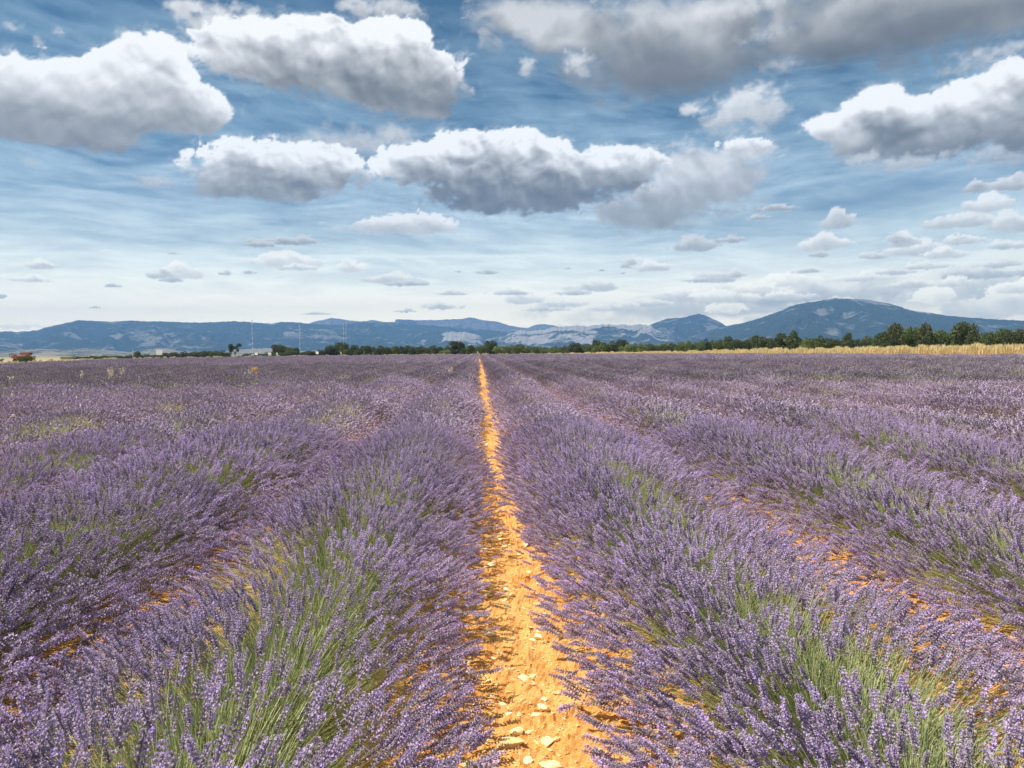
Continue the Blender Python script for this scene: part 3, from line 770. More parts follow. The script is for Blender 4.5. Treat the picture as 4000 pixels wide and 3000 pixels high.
def lavender_plan(n, seed, sparse=0.0):
    """positions and directions of the flowering stems of one bush (row runs along y)"""
    r = np.random.default_rng(seed)
    # direction: sideways lean up to ~78 degrees, along the row up to ~45
    u = r.uniform(-1, 1, n)
    lat = np.sign(u) * np.abs(u) ** 0.85 * math.radians(74)
    lon = r.normal(0, 1, n) * math.radians(24)
    lon = np.clip(lon, -math.radians(58), math.radians(58))
    Lh = r.normal(0.54, 0.05, n) * (1 + 0.42 * np.abs(u) ** 2)
    D = np.stack([np.sin(lat), np.sin(lon), np.maximum(np.cos(lat) * np.cos(lon), 0.12)], 1)
    D /= np.linalg.norm(D, axis=1, keepdims=True)
    B = np.stack([np.sin(lat) * 0.24 + r.normal(0, 0.05, n), np.sin(lon) * 0.22 + r.normal(0, 0.07, n), 0.03 + 0.06 * r.random(n)], 1)
    tip = B + D * Lh[:, None]
    # stems sag a little sideways and turn upwards near the head
    sag = np.abs(np.sin(lat)) * 0.07
    tip[:, 2] -= sag * 0.9
    tip[:, 2] = np.maximum(tip[:, 2], 0.07 + 0.05 * r.random(n))
    ctrl = B + D * (Lh * 0.55)[:, None] + np.stack([r.normal(0, .022, n), r.normal(0, .022, n), 0.02 + r.normal(0, .012, n)], 1)
    hd = (tip - ctrl); hd /= np.linalg.norm(hd, axis=1, keepdims=True)
    hd = hd + np.stack([r.normal(0, .20, n), r.normal(0, .20, n), 0.24 + r.normal(0, .18, n)], 1)
    if sparse > 0:      # an opening where the green inside shows
        keep = ~((np.abs(lat - math.radians(r.uniform(-30, 30))) < math.radians(34)) & (lon < math.radians(18)) & (r.random(n) < sparse))
    else:
        keep = np.ones(n, bool)
    return B, ctrl, tip, hd, keep, r

MAXI = 130
PLANTS = {}
def lavender_variant(level, seed, sparse=0.0, split=False):
    n = {0: 700, 1: 820, 2: 820, 3: 400}[level]
    B, ctrl, tip, hd, keep, r = lavender_plan(n, seed, sparse)
    k = np.where(keep)[0]
    which = r.integers(0, 6, n); scale = r.uniform(0.8, 1.25, n) * {0: 1.32, 1: 1.24, 2: 1.2, 3: 1.5}[level]; tint = r.random(n)
    out = {}
    singles = []
    if split:
        # the heads on the camera side and on top are objects of their own
        order = k[np.argsort(-(tip[k, 2] - 0.45 * tip[k, 1] + r.normal(0, .08, len(k))))]
        single = order[:MAXI]
        X, Y, Zd = frames(hd)
        for i in single:
            m = Matrix(((X[i, 0], Y[i, 0], Zd[i, 0]), (X[i, 1], Y[i, 1], Zd[i, 1]), (X[i, 2], Y[i, 2], Zd[i, 2]))) @ Matrix.Rotation(r.uniform(0, 6.28), 3, 'Z')
            singles.append((int(which[i]), tip[i].copy(), m.to_euler(), float(scale[i])))
        k = np.setdiff1d(k, single)
    V, F, C = place_copies(SPIKES[level], which[k], tip[k], hd[k], scale[k], tint[k])
    segs = 2 if level == 0 else 1
    wid = np.full(n, {0: 0.00095, 1: 0.0011, 2: 0.0018, 3: 0.0035}[level]) * r.uniform(.8, 1.25, n)
    vs = np.clip(r.normal(0.5, 0.22, n), 0, 1)
    SV, SF, SC = stems_geo(B, ctrl, tip, wid, vs, segs)
    # extra flowerless shoots and the leafy cushion
    nl = {0: 1700, 1: 600, 2: 160, 3: 60}[level]
    th = r.uniform(-1, 1, nl) * math.radians(70); ps = r.normal(0, 1, nl) * math.radians(26)
    D = np.stack([np.sin(th), np.sin(ps), np.cos(th)], 1); D /= np.linalg.norm(D, axis=1, keepdims=True)
    LB = np.stack([np.sin(th) * 0.20 + r.normal(0, .05, nl), r.uniform(-.38, .38, nl), 0.04 + 0.1 * r.random(nl)], 1)
    ll = r.uniform(0.16, 0.44, nl)
    LT = LB + D * ll[:, None] + r.normal(0, .02, (nl, 3))
    LV, LF, LC = stems_geo(LB, (LB + LT) / 2, LT, np.full(nl, {0: 0.0022, 1: 0.004, 2: 0.009, 3: 0.02}[level]), np.clip(r.normal(.55, .25, nl), 0, 1), 1)
    # pointed cushion leaves
    if level <= 1:
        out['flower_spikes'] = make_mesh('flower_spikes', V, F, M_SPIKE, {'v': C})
        out['stems'] = make_mesh('stems', SV, SF, M_STEM, {'v': SC})
        out['leaves'] = make_mesh('leaves', LV, LF, M_LEAF, {'v': LC})
    else:
        a = len(V); b = len(V) + len(SV)
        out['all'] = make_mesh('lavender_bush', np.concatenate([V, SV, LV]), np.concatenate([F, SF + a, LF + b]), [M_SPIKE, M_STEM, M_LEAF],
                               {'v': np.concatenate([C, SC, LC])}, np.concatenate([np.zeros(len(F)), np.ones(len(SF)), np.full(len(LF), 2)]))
    return out, singles

VAR = {
    'near_split': [lavender_variant(0, 11, 0.55, True), lavender_variant(0, 12, 0.7, True)],
    0: [lavender_variant(0, 13, 0.5), lavender_variant(0, 14, 0.88), lavender_variant(0, 15, 0.3)],
    1: [lavender_variant(1, 21), lavender_variant(1, 22, 0.35), lavender_variant(1, 23, 0.72), lavender_variant(1, 24, 0.2)],
    2: [lavender_variant(2, 31), lavender_variant(2, 32, 0.45), lavender_variant(2, 33, 0.15)],
    3: [lavender_variant(3, 41), lavender_variant(3, 42, 0.2), lavender_variant(3, 43)],
}
SPIKE_ME = [make_mesh('flower_spike', V, F, M_SPIKE, {'v': np.clip(C * 1.02, 0, 1)}) for (V, F, C) in SPIKES[0]]

def vigour(k, y):
    return float(vnoise(np.array([y * 0.40 + k * 7.7]), np.array([k * 3.17 + 0.3]), 5)[0])

bushes = []
STEP = 0.78
for k in range(-135, 150):
    cx = PATH_X + ROW * (k + 0.5)
    cx += {-1: -0.03, 0: 0.12}.get(k, 0.05 if k < 0 else 0.10)
    y = 0.55 + random.uniform(0, STEP)
    while y < 330:
        x = cx + random.uniform(-0.07, 0.07)
        d = math.hypot(x, y); a = math.degrees(math.atan2(x, y))
        st = STEP
        if d > 80: st = STEP * 1.15
        if (-37 < a < 42 or (abs(x) < 4.5 and y < 6)) and d < edge_dist(a):
            bushes.append((d, x, y, k, a))
        y += st * random.uniform(0.82, 1.18)
bushes.sort()

ROWNAME = {-1: 'first row left of the orange path', -2: 'second row left of the orange path', -3: 'third row left of the orange path', -4: 'fourth row left of the orange path',
           0: 'first row right of the orange path', 1: 'second row right of the orange path', 2: 'third row right of the orange path', 3: 'fourth row right of the orange path', 4: 'fifth row right of the orange path'}
ORD = ['nearest', 'second nearest', 'third nearest', 'fourth nearest', 'fifth nearest', 'sixth nearest', 'seventh nearest', 'eighth nearest']

def in_frame(x, y):
    v = RM.transposed() @ Vector((x, y, 0.45 - EYE))
    if v.z > -0.2: return False
    px = 2000 + FOC * v.x / -v.z; py = 1500 - FOC * v.y / -v.z
    return -250 < px < 4250 and py < 3500

ONES = 'zeroth first second third fourth fifth sixth seventh eighth ninth tenth eleventh twelfth thirteenth fourteenth fifteenth sixteenth seventeenth eighteenth nineteenth'.split()
TENS = {2: 'twent', 3: 'thirt', 4: 'fort', 5: 'fift', 6: 'sixt'}
def ordinal(n):
    if n < 20: return ONES[n]
    return TENS[n // 10] + ('ieth' if n % 10 == 0 else 'y-' + ONES[n % 10])
rowseen = {}; rowhid = {}
count = 0; rowcount = {}; far = {2: [], 3: [], 1: []}
nsplit = 0
for (d, x, y, k, a) in bushes:
    vg = vigour(k, y)
    slope = vigour(k, y + 0.7) - vigour(k, y - 0.7)
    g = 0.8 if slope > 0.07 else 0.3 + 0.2 * random.random()
    sc = random.uniform(0.95, 1.05) * (0.80 + 0.36 * vg)
    flip = random.choice([0.0, math.pi]); rz = random.uniform(-0.16, 0.16)
    if d > 34 or count >= 300:
        lv = 1 if d < 30 else (2 if d < 85 else 3)
        far[lv].append((x, y, flip + rz, sc, g, 0.90 if k in (-1, 0) else 1.02))
        continue
    vis = in_frame(x, y)
    if not vis and d > 6: continue
    split = vis and d < 4.2 and nsplit < 6
    if split: (parts, singles) = VAR['near_split'][nsplit % 2]; nsplit += 1; flip = 0.0
    elif d < 13: (parts, singles) = VAR[0][1 if g > 0.6 else random.choice([0, 2])]
    else: (parts, singles) = VAR[1][random.choice([2, 2, 1]) if g > 0.62 else random.choice([0, 1, 3])]
    o = empty('lavender_plant', (x, y, 0.0), flip + rz)
    wx_ = random.uniform(0.83, 0.91) * (1.11 if k == -1 else (1.17 if k == 0 else 1.21))
    o.scale = (max(sc, .97) * wx_, sc * 1.1, sc * random.uniform(0.98, 1.06))
    count += 1
    rowcount[k] = rowcount.get(k, 0) + 1
    if vis: rowseen[k] = rowseen.get(k, 0) + 1
    rn = '%s row %s of the orange path' % (ordinal(-k if k < 0 else k + 1), 'left' if k < 0 else 'right')
    rowhid[k] = rowhid.get(k, 0) + (0 if vis else 1)
    if vis: lab = ('nearest lavender bush' if rowseen[k] == 1 else '%s lavender bush from the near end' % ordinal(rowseen[k])) + ' in the ' + rn
    else: lab = '%s lavender bush before the visible ones in the %s' % (ordinal(rowhid[k]), rn)
    tag(o, lab, 'lavender bush', 'lavender bushes planted in rows')
    for nm in ('flower_spikes', 'stems', 'leaves'):
        if nm == 'leaves' and d > 16: continue
        c = link(nm, parts[nm], o); c['kind'] = 'stuff'
    for (wi, p, e, s) in singles:
        c = link('flower_spike', SPIKE_ME[wi], o, p); c.rotation_euler = e; c.scale = (s, s, s)
print('lavender plants', count, 'far', {q: len(v) for q, v in far.items()})

def instancer(name, pts, protos):
    """stuff: bushes nobody could count, as instances of bushes that stand in the field"""
    n = len(pts)
    me = bpy.data.meshes.new(name)
    me.vertices.add(n)
    me.vertices.foreach_set('co', np.array([(p[0], p[1], 0.0) for p in pts], np.float32).ravel())
    for key, idx in (('rz', 2), ('sc', 3), ('sx', 5)):
        at = me.attributes.new(key, 'FLOAT', 'POINT'); at.data.foreach_set('value', np.array([p[idx] for p in pts], np.float32))
    pick = np.array([0 if p[4] < 0.45 else (1 if p[4] > 0.6 else 2) for p in pts]) % len(protos)
    at = me.attributes.new('pick', 'INT', 'POINT'); at.data.foreach_set('value', pick.astype(np.int32))
    o = link(name, me)
    ng = bpy.data.node_groups.new(name, 'GeometryNodeTree')
    ng.interface.new_socket('Geometry', in_out='INPUT', socket_type='NodeSocketGeometry')
    ng.interface.new_socket('Geometry', in_out='OUTPUT', socket_type='NodeSocketGeometry')
    gi = ng.nodes.new('NodeGroupInput'); go = ng.nodes.new('NodeGroupOutput')
    jn = ng.nodes.new('GeometryNodeJoinGeometry')
    def named(nm, ty):
        q = ng.nodes.new('GeometryNodeInputNamedAttribute'); q.data_type = ty; q.inputs['Name'].default_value = nm
        return q.outputs['Attribute']
    rz = named('rz', 'FLOAT'); sc = named('sc', 'FLOAT'); sx = named('sx', 'FLOAT'); pk = named('pick', 'INT')
    cx = ng.nodes.new('ShaderNodeCombineXYZ'); ng.links.new(rz, cx.inputs['Z'])
    cs = ng.nodes.new('ShaderNodeCombineXYZ')
    for s, f_ in (('X', None), ('Y', 1.1), ('Z', 1.02)):
        mm = ng.nodes.new('ShaderNodeMath'); mm.operation = 'MULTIPLY'; 
        if f_ is None: ng.links.new(sx, mm.inputs[1])
        else: mm.inputs[1].default_value = f_
        ng.links.new(sc, mm.inputs[0]); ng.links.new(mm.outputs[0], cs.inputs[s])
    for i, pr in enumerate(protos):
        for ob in (pr if isinstance(pr, (list, tuple)) else [pr]):
            oi = ng.nodes.new('GeometryNodeObjectInfo'); oi.transform_space = 'ORIGINAL'
            oi.inputs['Object'].default_value = ob; oi.inputs['As Instance'].default_value = True
            cmpn = ng.nodes.new('FunctionNodeCompare'); cmpn.data_type = 'INT'; cmpn.operation = 'EQUAL'
            ng.links.new(pk, cmpn.inputs[2]); cmpn.inputs[3].default_value = i
            ip = ng.nodes.new('GeometryNodeInstanceOnPoints')
            ng.links.new(gi.outputs[0], ip.inputs['Points']); ng.links.new(cmpn.outputs[0], ip.inputs['Selection'])
            ng.links.new(oi.outputs['Geometry'], ip.inputs['Instance'])
            ng.links.new(cx.outputs[0], ip.inputs['Rotation']); ng.links.new(cs.outputs[0], ip.inputs['Scale'])
            ng.links.new(ip.outputs[0], jn.inputs[0])
    ng.links.new(jn.outputs[0], go.inputs[0])
    md = o.modifiers.new('rows', 'NODES'); md.node_group = ng
    return tag(o, kind='stuff')

for lv in (2, 3):
    pts = far[lv]
    protos = []
    for i in range(3):
        x, y, rz, sc, g, _ = pts[i]
        o = link('lavender_plant', VAR[lv][i][0]['all'], None, (x, y, 0)); o.rotation_euler = (0, 0, rz); o.scale = (sc,) * 3
        tag(o, '%s distant lavender bush where the rows %s' % (ORD[i], 'merge into a purple carpet' if lv == 2 else 'become a flat purple plain'), 'lavender bush', 'distant lavender bushes')
        protos.append(o)
    instancer('lavender_field' if lv == 2 else 'distant_lavender_field', pts[3:], protos)
if far[1]:
    # bushes of the middle distance past the first three hundred
    grp = []
    for i in range(3):
        x, y, rz, sc, g, _ = far[1][i]
        o = empty('lavender_plant', (x, y, 0), rz); o.scale = (sc,) * 3
        tag(o, '%s lavender bush of the middle distance where the rows close up' % ORD[i], 'lavender bush', 'lavender bushes planted in rows')
        grp.append([link('flower_spikes', VAR[1][i][0]['flower_spikes'], o), link('stems', VAR[1][i][0]['stems'], o)])
        for c in grp[-1]: c['kind'] = 'stuff'
    instancer('lavender_rows', far[1][3:], grp)

# ------------------------------------------------------------------ stones and gravel on the path
def stone_material():
    m, t = new_mat('limestone')
    a = N(t, 'ShaderNodeAttribute', attribute_name='v')
    g = N(t, 'ShaderNodeNewGeometry')
    oi = N(t, 'ShaderNodeObjectInfo')
    nz = N(t, 'ShaderNodeTexNoise'); nz.inputs['Scale'].default_value = 28.0; nz.inputs['Detail'].default_value = 8; nz.inputs['Roughness'].default_value = 0.7
    t.links.new(g.outputs['Position'], nz.inputs['Vector'])
    # dust from the soil lies in patches over the stone
    s1 = N(t, 'ShaderNodeMath', operation='MULTIPLY_ADD'); s1.inputs[1].default_value = 0.5
    t.links.new(oi.outputs['Random'], s1.inputs[0]); t.links.new(a.outputs['Fac'], s1.inputs[2])
    s2 = N(t, 'ShaderNodeMath', operation='MULTIPLY_ADD'); s2.inputs[1].default_value = 1.6
    t.links.new(nz.outputs['Fac'], s2.inputs[0]); t.links.new(s1.outputs[0], s2.inputs[2])
    s3 = N(t, 'ShaderNodeMath', operation='SUBTRACT'); s3.inputs[1].default_value = 0.82
    t.links.new(s2.outputs[0], s3.inputs[0])
    r = ramp(t, [(0.0, (0.74, 0.40, 0.16)), (0.35, (0.82, 0.54, 0.23)), (0.6, (0.88, 0.68, 0.32)), (1.0, (0.91, 0.80, 0.46))])
    t.links.new(s3.outputs[0], r.inputs[0])
    bp = N(t, 'ShaderNodeBump'); bp.inputs['Strength'].default_value = 0.6; bp.inputs['Distance'].default_value = 0.01
    t.links.new(nz.outputs['Fac'], bp.inputs['Height'])
    d = N(t, 'ShaderNodeBsdfPrincipled'); d.inputs['Roughness'].default_value = 0.92; d.inputs['Specular IOR Level'].default_value = 0.15
    t.links.new(r.outputs[0], d.inputs['Base Color']); t.links.new(bp.outputs[0], d.inputs['Normal'])
    o = N(t, 'ShaderNodeOutputMaterial'); t.links.new(d.outputs[0], o.inputs['Surface'])
    return m
M_STONE = stone_material()
def stone_geo(seed, sub=1):
    import bmesh
    r = random.Random(seed)
    bm = bmesh.new(); bmesh.ops.create_icosphere(bm, subdivisions=sub, radius=1.0)
    sx, sy, sz = r.uniform(.8, 1.25), r.uniform(.55, .95), r.uniform(.32, .5)
    cuts = [(Vector((r.gauss(0, 1), r.gauss(0, 1), r.gauss(0, .7))).normalized(), r.uniform(.38, .72)) for _ in range(11)]
    for v in bm.verts:
        for nn, dd in cuts:
            q = v.co.dot(nn)
            if q > dd: v.co -= nn * (q - dd)
        v.co *= r.uniform(.91, 1.09)
        v.co.x *= sx; v.co.y *= sy; v.co.z *= sz
    bm.verts.ensure_lookup_table()
    V = np.array([v.co[:] for v in bm.verts]); F = np.array([[v.index for v in f.verts] for f in bm.faces])
    bm.free()
    return V, F
STONES = [stone_geo(s, 2) for s in range(6)]
STONE_ME = [make_mesh('stone', V, F, M_STONE, {'v': np.clip(np.full(len(V), 0.35 + 0.1 * i) + rng.normal(0, .1, len(V)), 0, 1)}) for i, (V, F) in enumerate(STONES)]
def soil_z(x, y): return float(soil_height(np.array([x]), np.array([y]))[0])
BIG = [(1985, 2885, 128, 'largest pale yellow stone, lying mid path at the near end'),
       (2020, 2835, 80, 'flat pale stone touching the largest stone on its far side'),
       (1980, 2785, 40, 'small angular cream stone casting a dark shadow behind the largest pale stone'),
       (2125, 2745, 90, 'long cream stone at the right edge of the path behind a curled shadow'),
       (2070, 2840, 62, 'rounded cream stone standing right of the flat pale stone'),
       (1748, 2723, 46, 'upright cream stone among spikes on the left edge of the path'),
       (2180, 2680, 46, 'pale stone tucked under spikes on the right edge of the path'),
       (2172, 2875, 40, 'small whitish stone under the spike tips right of the largest stone'),
       (2150, 2960, 100, 'big pale stone in the bottom right corner of the path'),
       (2050, 2985, 110, 'broad pale stone cut by the bottom edge of the picture'),
       (1880, 2945, 60, 'irregular cream stone near the bottom left of the path'),
       (1828, 2970, 50, 'cream stone at the left foot of the path near the picture edge'),
       (2080, 2610, 34, 'small cream stone on a clod at the right side of the path'),
       (1900, 2570, 26, 'round small stone with a crescent shadow in the middle of the path'),
       (1905, 2490, 22, 'little cream stone half way up the bare path'),
       (1940, 2345, 34, 'pale square stone lying mid path beyond the bare stretch'),
       (1980, 2350, 44, 'slanting long stone beside the pale square one'),
       (1858, 2345, 30, 'pale stone left of the square one at the row foot'),
       (1880, 2090, 40, 'rounded stone on the left side of the path in the middle distance'),
       (2045, 2090, 24, 'stone at the right side of the path in the middle distance')]
for i, (px, py, w_, lab) in enumerate(BIG):
    p = ground_at(px, py, 0.03)
    dist = (p - cam.location).length
    s = w_ / FOC * dist * 0.46
    o = link('stone', STONE_ME[i % 6], None, (p.x, p.y, soil_z(p.x, p.y) + s * 0.12))
    o.scale = (s, s * random.uniform(.9, 1.1), s); o.rotation_euler = (random.uniform(-.2, .2), random.uniform(-.2, .2), random.uniform(0, 6.28))
    tag(o, lab, 'stone', 'pale stones on the orange path')
cnt = 0
while cnt < 230:
    t = random.random()
    y = 2.6 * math.exp(t * math.log(19 / 2.6))
    x = PATH_X + random.gauss(0, 0.21)
    if abs(x - PATH_X) > 0.5: continue
    s = random.choice([0.009, 0.012, 0.015, 0.018, 0.024, 0.032, 0.042]) * (0.9 + y * 0.07)
    o = link('stone', STONE_ME[random.randrange(6)], None, (x, y, soil_z(x, y) - s * 0.02))
    o.scale = (s, s, s * random.uniform(.8, 1.1)); o.rotation_euler = (random.uniform(-.4, .4), random.uniform(-.4, .4), random.uniform(0, 6.28))
    tag(o, 'small cream stone %s of the %s stretch of the orange path' % ('at the left edge' if x < PATH_X - .12 else ('at the right edge' if x > PATH_X + .12 else 'in the middle'), 'nearest' if y < 4 else ('second' if y < 6.5 else ('middle' if y < 10 else 'farther'))), 'stone', 'small stones scattered on the path')
    cnt += 1
def joined_stones(name, n, xr, yr, smin, smax, logy=True):
    geos = [stone_geo(90 + i, 1) for i in range(4)]
    VV = []; FF = []; CC = []; off = 0
    for i in range(n):
        V, F = geos[i % 4]
        y = yr[0] * math.exp(random.random() * math.log(yr[1] / yr[0])); x = xr(y)
        s = random.uniform(smin, smax) * (0.8 + y * 0.06)
        ca, sa = math.cos(i * 1.7), math.sin(i * 1.7)
        W = V * s; W = np.stack([W[:, 0] * ca - W[:, 1] * sa, W[:, 0] * sa + W[:, 1] * ca, W[:, 2]], 1) + np.array([x, y, soil_z(x, y) + s * 0.1])
        VV.append(W); FF.append(F + off); off += len(V); CC.append(np.full(len(V), random.random()))
    tag(link(name, make_mesh(name, np.concatenate(VV), np.concatenate(FF), M_STONE, {'v': np.concatenate(CC)})), kind='stuff')
joined_stones('gravel', 7000, lambda y: PATH_X + random.gauss(0, 0.27), (2.4, 30), 0.0025, 0.012)
joined_stones('furrow_gravel', 700, lambda y: PATH_X + random.choice([-2, -1, 1, 2]) * ROW + random.gauss(0, 0.2), (1.6, 12), 0.01, 0.045)

# ------------------------------------------------------------------ trees, bushes
M_BARK = simple_mat('bark', (0.12, 0.09, 0.065), 0.9, scale=3)
CROWN = {
    'dark': plant_mat('dark_foliage', [(0.0, (0.038, 0.052, 0.024)), (0.5, (0.078, 0.100, 0.043)), (1.0, (0.15, 0.17, 0.078))], trans=0.2),
    'mid': plant_mat('green_foliage', [(0.0, (0.05, 0.075, 0.025)), (0.5, (0.11, 0.15, 0.05)), (1.0, (0.20, 0.24, 0.09))], trans=0.25),
    'light': plant_mat('light_foliage', [(0.0, (0.08, 0.115, 0.035)), (0.5, (0.17, 0.225, 0.07)), (1.0, (0.31, 0.36, 0.15))], trans=0.3),
    'olive': plant_mat('olive_foliage', [(0.0, (0.06, 0.072, 0.027)), (0.5, (0.125, 0.14, 0.055)), (1.0, (0.21, 0.215, 0.105))], trans=0.25),
}
def crown_geo(seed, shape, n):
    """leaf clumps through a crown of unit height and unit half width; shape: tree, bush, open"""
    r = np.random.default_rng(seed)
    if shape == 'tree':
        bl = [(0, 0, .62, .55, .34)] + [(r.uniform(-.55, .55), r.uniform(-.5, .5), r.uniform(.42, .82), r.uniform(.22, .38), r.uniform(.13, .22)) for _ in range(11)]
    elif shape == 'bush':
        bl = [(0, 0, .38, .7, .36)] + [(r.uniform(-.75, .75), r.uniform(-.5, .5), r.uniform(.2, .78), r.uniform(.22, .42), r.uniform(.14, .24)) for _ in range(12)]
    else:
        bl = [(r.uniform(-.7, .75), r.uniform(-.3, .3), r.uniform(.5, .9), r.uniform(.14, .28), r.uniform(.08, .14)) for _ in range(9)] + [(-.55, 0, .88, .3, .09), (.55, 0, .9, .32, .1)]
    bl = np.array(bl)
    w_ = bl[:, 3] ** 2 * bl[:, 4]; w_ = w_ ** 0.6; w_ /= w_.sum()
    b = r.choice(len(bl), n, p=w_)
    D = r.normal(0, 1, (n, 3)); D /= np.linalg.norm(D, axis=1, keepdims=True)
    rad = r.uniform(0.55, 1.08, n) ** 0.6
    C = bl[b, :3] + D * rad[:, None] * np.stack([bl[b, 3], bl[b, 3], bl[b, 4]], 1)
    tint = np.clip(r.normal(0.5, 0.22, n) + 0.18 * (r.random(len(bl))[b] - 0.5) * 2, 0, 1)
    sz = r.uniform(0.028, 0.065, n)
    nrm = D + r.normal(0, .5, (n, 3))
    X, Y, _ = frames(nrm)
    X = X * sz[:, None]; Y = Y * sz[:, None] * r.uniform(.5, .9, n)[:, None]
    # two crossed facets per clump: a folded quad
    Z = D * sz[:, None] * 0.5
    V = np.stack([C - X, C - Y + Z, C + X, C + Y + Z], 1).reshape(-1, 3)
    i = np.arange(n) * 4
    F = np.stack([i, i + 1, i + 2, i + 3], 1)
    V[:, 2] = np.maximum(V[:, 2], 0.0)
    return V, F, np.repeat(tint, 4)

def tube(pts, radii, k=6):
    V = []; F = []
    for i, p in enumerate(pts):
        d = (Vector(pts[min(i + 1, len(pts) - 1)]) - Vector(pts[max(i - 1, 0)])).normalized()
        a = d.orthogonal().normalized(); b = d.cross(a)
        for j in range(k):
            t = 2 * math.pi * j / k
            V.append(tuple(Vector(p) + (a * math.cos(t) + b * math.sin(t)) * radii[i]))
    for i in range(len(pts) - 1):
        for j in range(k):
            q = (j + 1) % k
            F.append((i * k + j, i * k + q, (i + 1) * k + q, (i + 1) * k + j))
    return V, F

def trunk_geo(seed, open_=False):
    r = random.Random(seed)
    V, F = tube([(0, 0, -0.02), (0.02, 0, .15), (0.01, .02, .32), (0, 0, .5)], [.075, .055, .045, .03])
    for i in range(6 if open_ else 4):
        a = r.uniform(0, 6.28); e = (.6 if not open_ else .65)
        z0 = r.uniform(.18, .4)
        p = [(0.01, 0.01, z0), (math.cos(a) * .2, math.sin(a) * .15, z0 + .16), (math.cos(a) * e * .75, math.sin(a) * e * .6, z0 + .38)]
        v, f = tube(p, [.032, .022, .01], 5)
        b = len(V); V += v; F += [tuple(q + b for q in g) for g in f]
    return np.array(V), np.array(F)

CR = {}
for kind in CROWN:
    for shape in ('tree', 'bush'):
        for i in range(3):
            V, F, C = crown_geo(hash((shape, i)) % 1 + 500 + i * 7 + (60 if shape == 'bush' else 0), shape, 2600)
            CR[(kind, shape, i)] = make_mesh('crown', V, F, CROWN[kind], {'v': C})
V, F, C = crown_geo(777, 'open', 1500)
CR[('dark', 'open', 0)] = make_mesh('crown', V, F, CROWN['dark'], {'v': C})
TR = [make_mesh('trunk', *trunk_geo(i), M_BARK) for i in range(3)] + [make_mesh('trunk', *trunk_geo(9, True), M_BARK)]

def tree(px, ytop, halfw, kind, shape, dist, lab, group, name='tree', cat='tree'):
    dist = dist * GS
    p = at_dist(px, dist, -0.1)
    H = z_at(px, ytop, dist) + 0.1
    H = max(H, 0.8)
    R = halfw / FOC * dist
    o = empty(name, p, random.uniform(-.5, .5) if shape == 'open' else random.uniform(0, 6.28))
    i = random.randrange(3) if shape != 'open' else 0
    # the open crown keeps its own depth; widths are in metres
    c = link('crown', CR[(kind, shape, i)], o); c.scale = (R, R, H / (0.97 if shape == 'tree' else 0.96))
    if shape == 'open': c.scale = (R, R, H)
    t = link('trunk', TR[3] if shape == 'open' else TR[i], o); t.scale = (R * .9, R * .9, H)
    if shape == 'bush': t.scale = (R * .6, R * .6, H)
    tag(o, lab, cat, group)
    return o

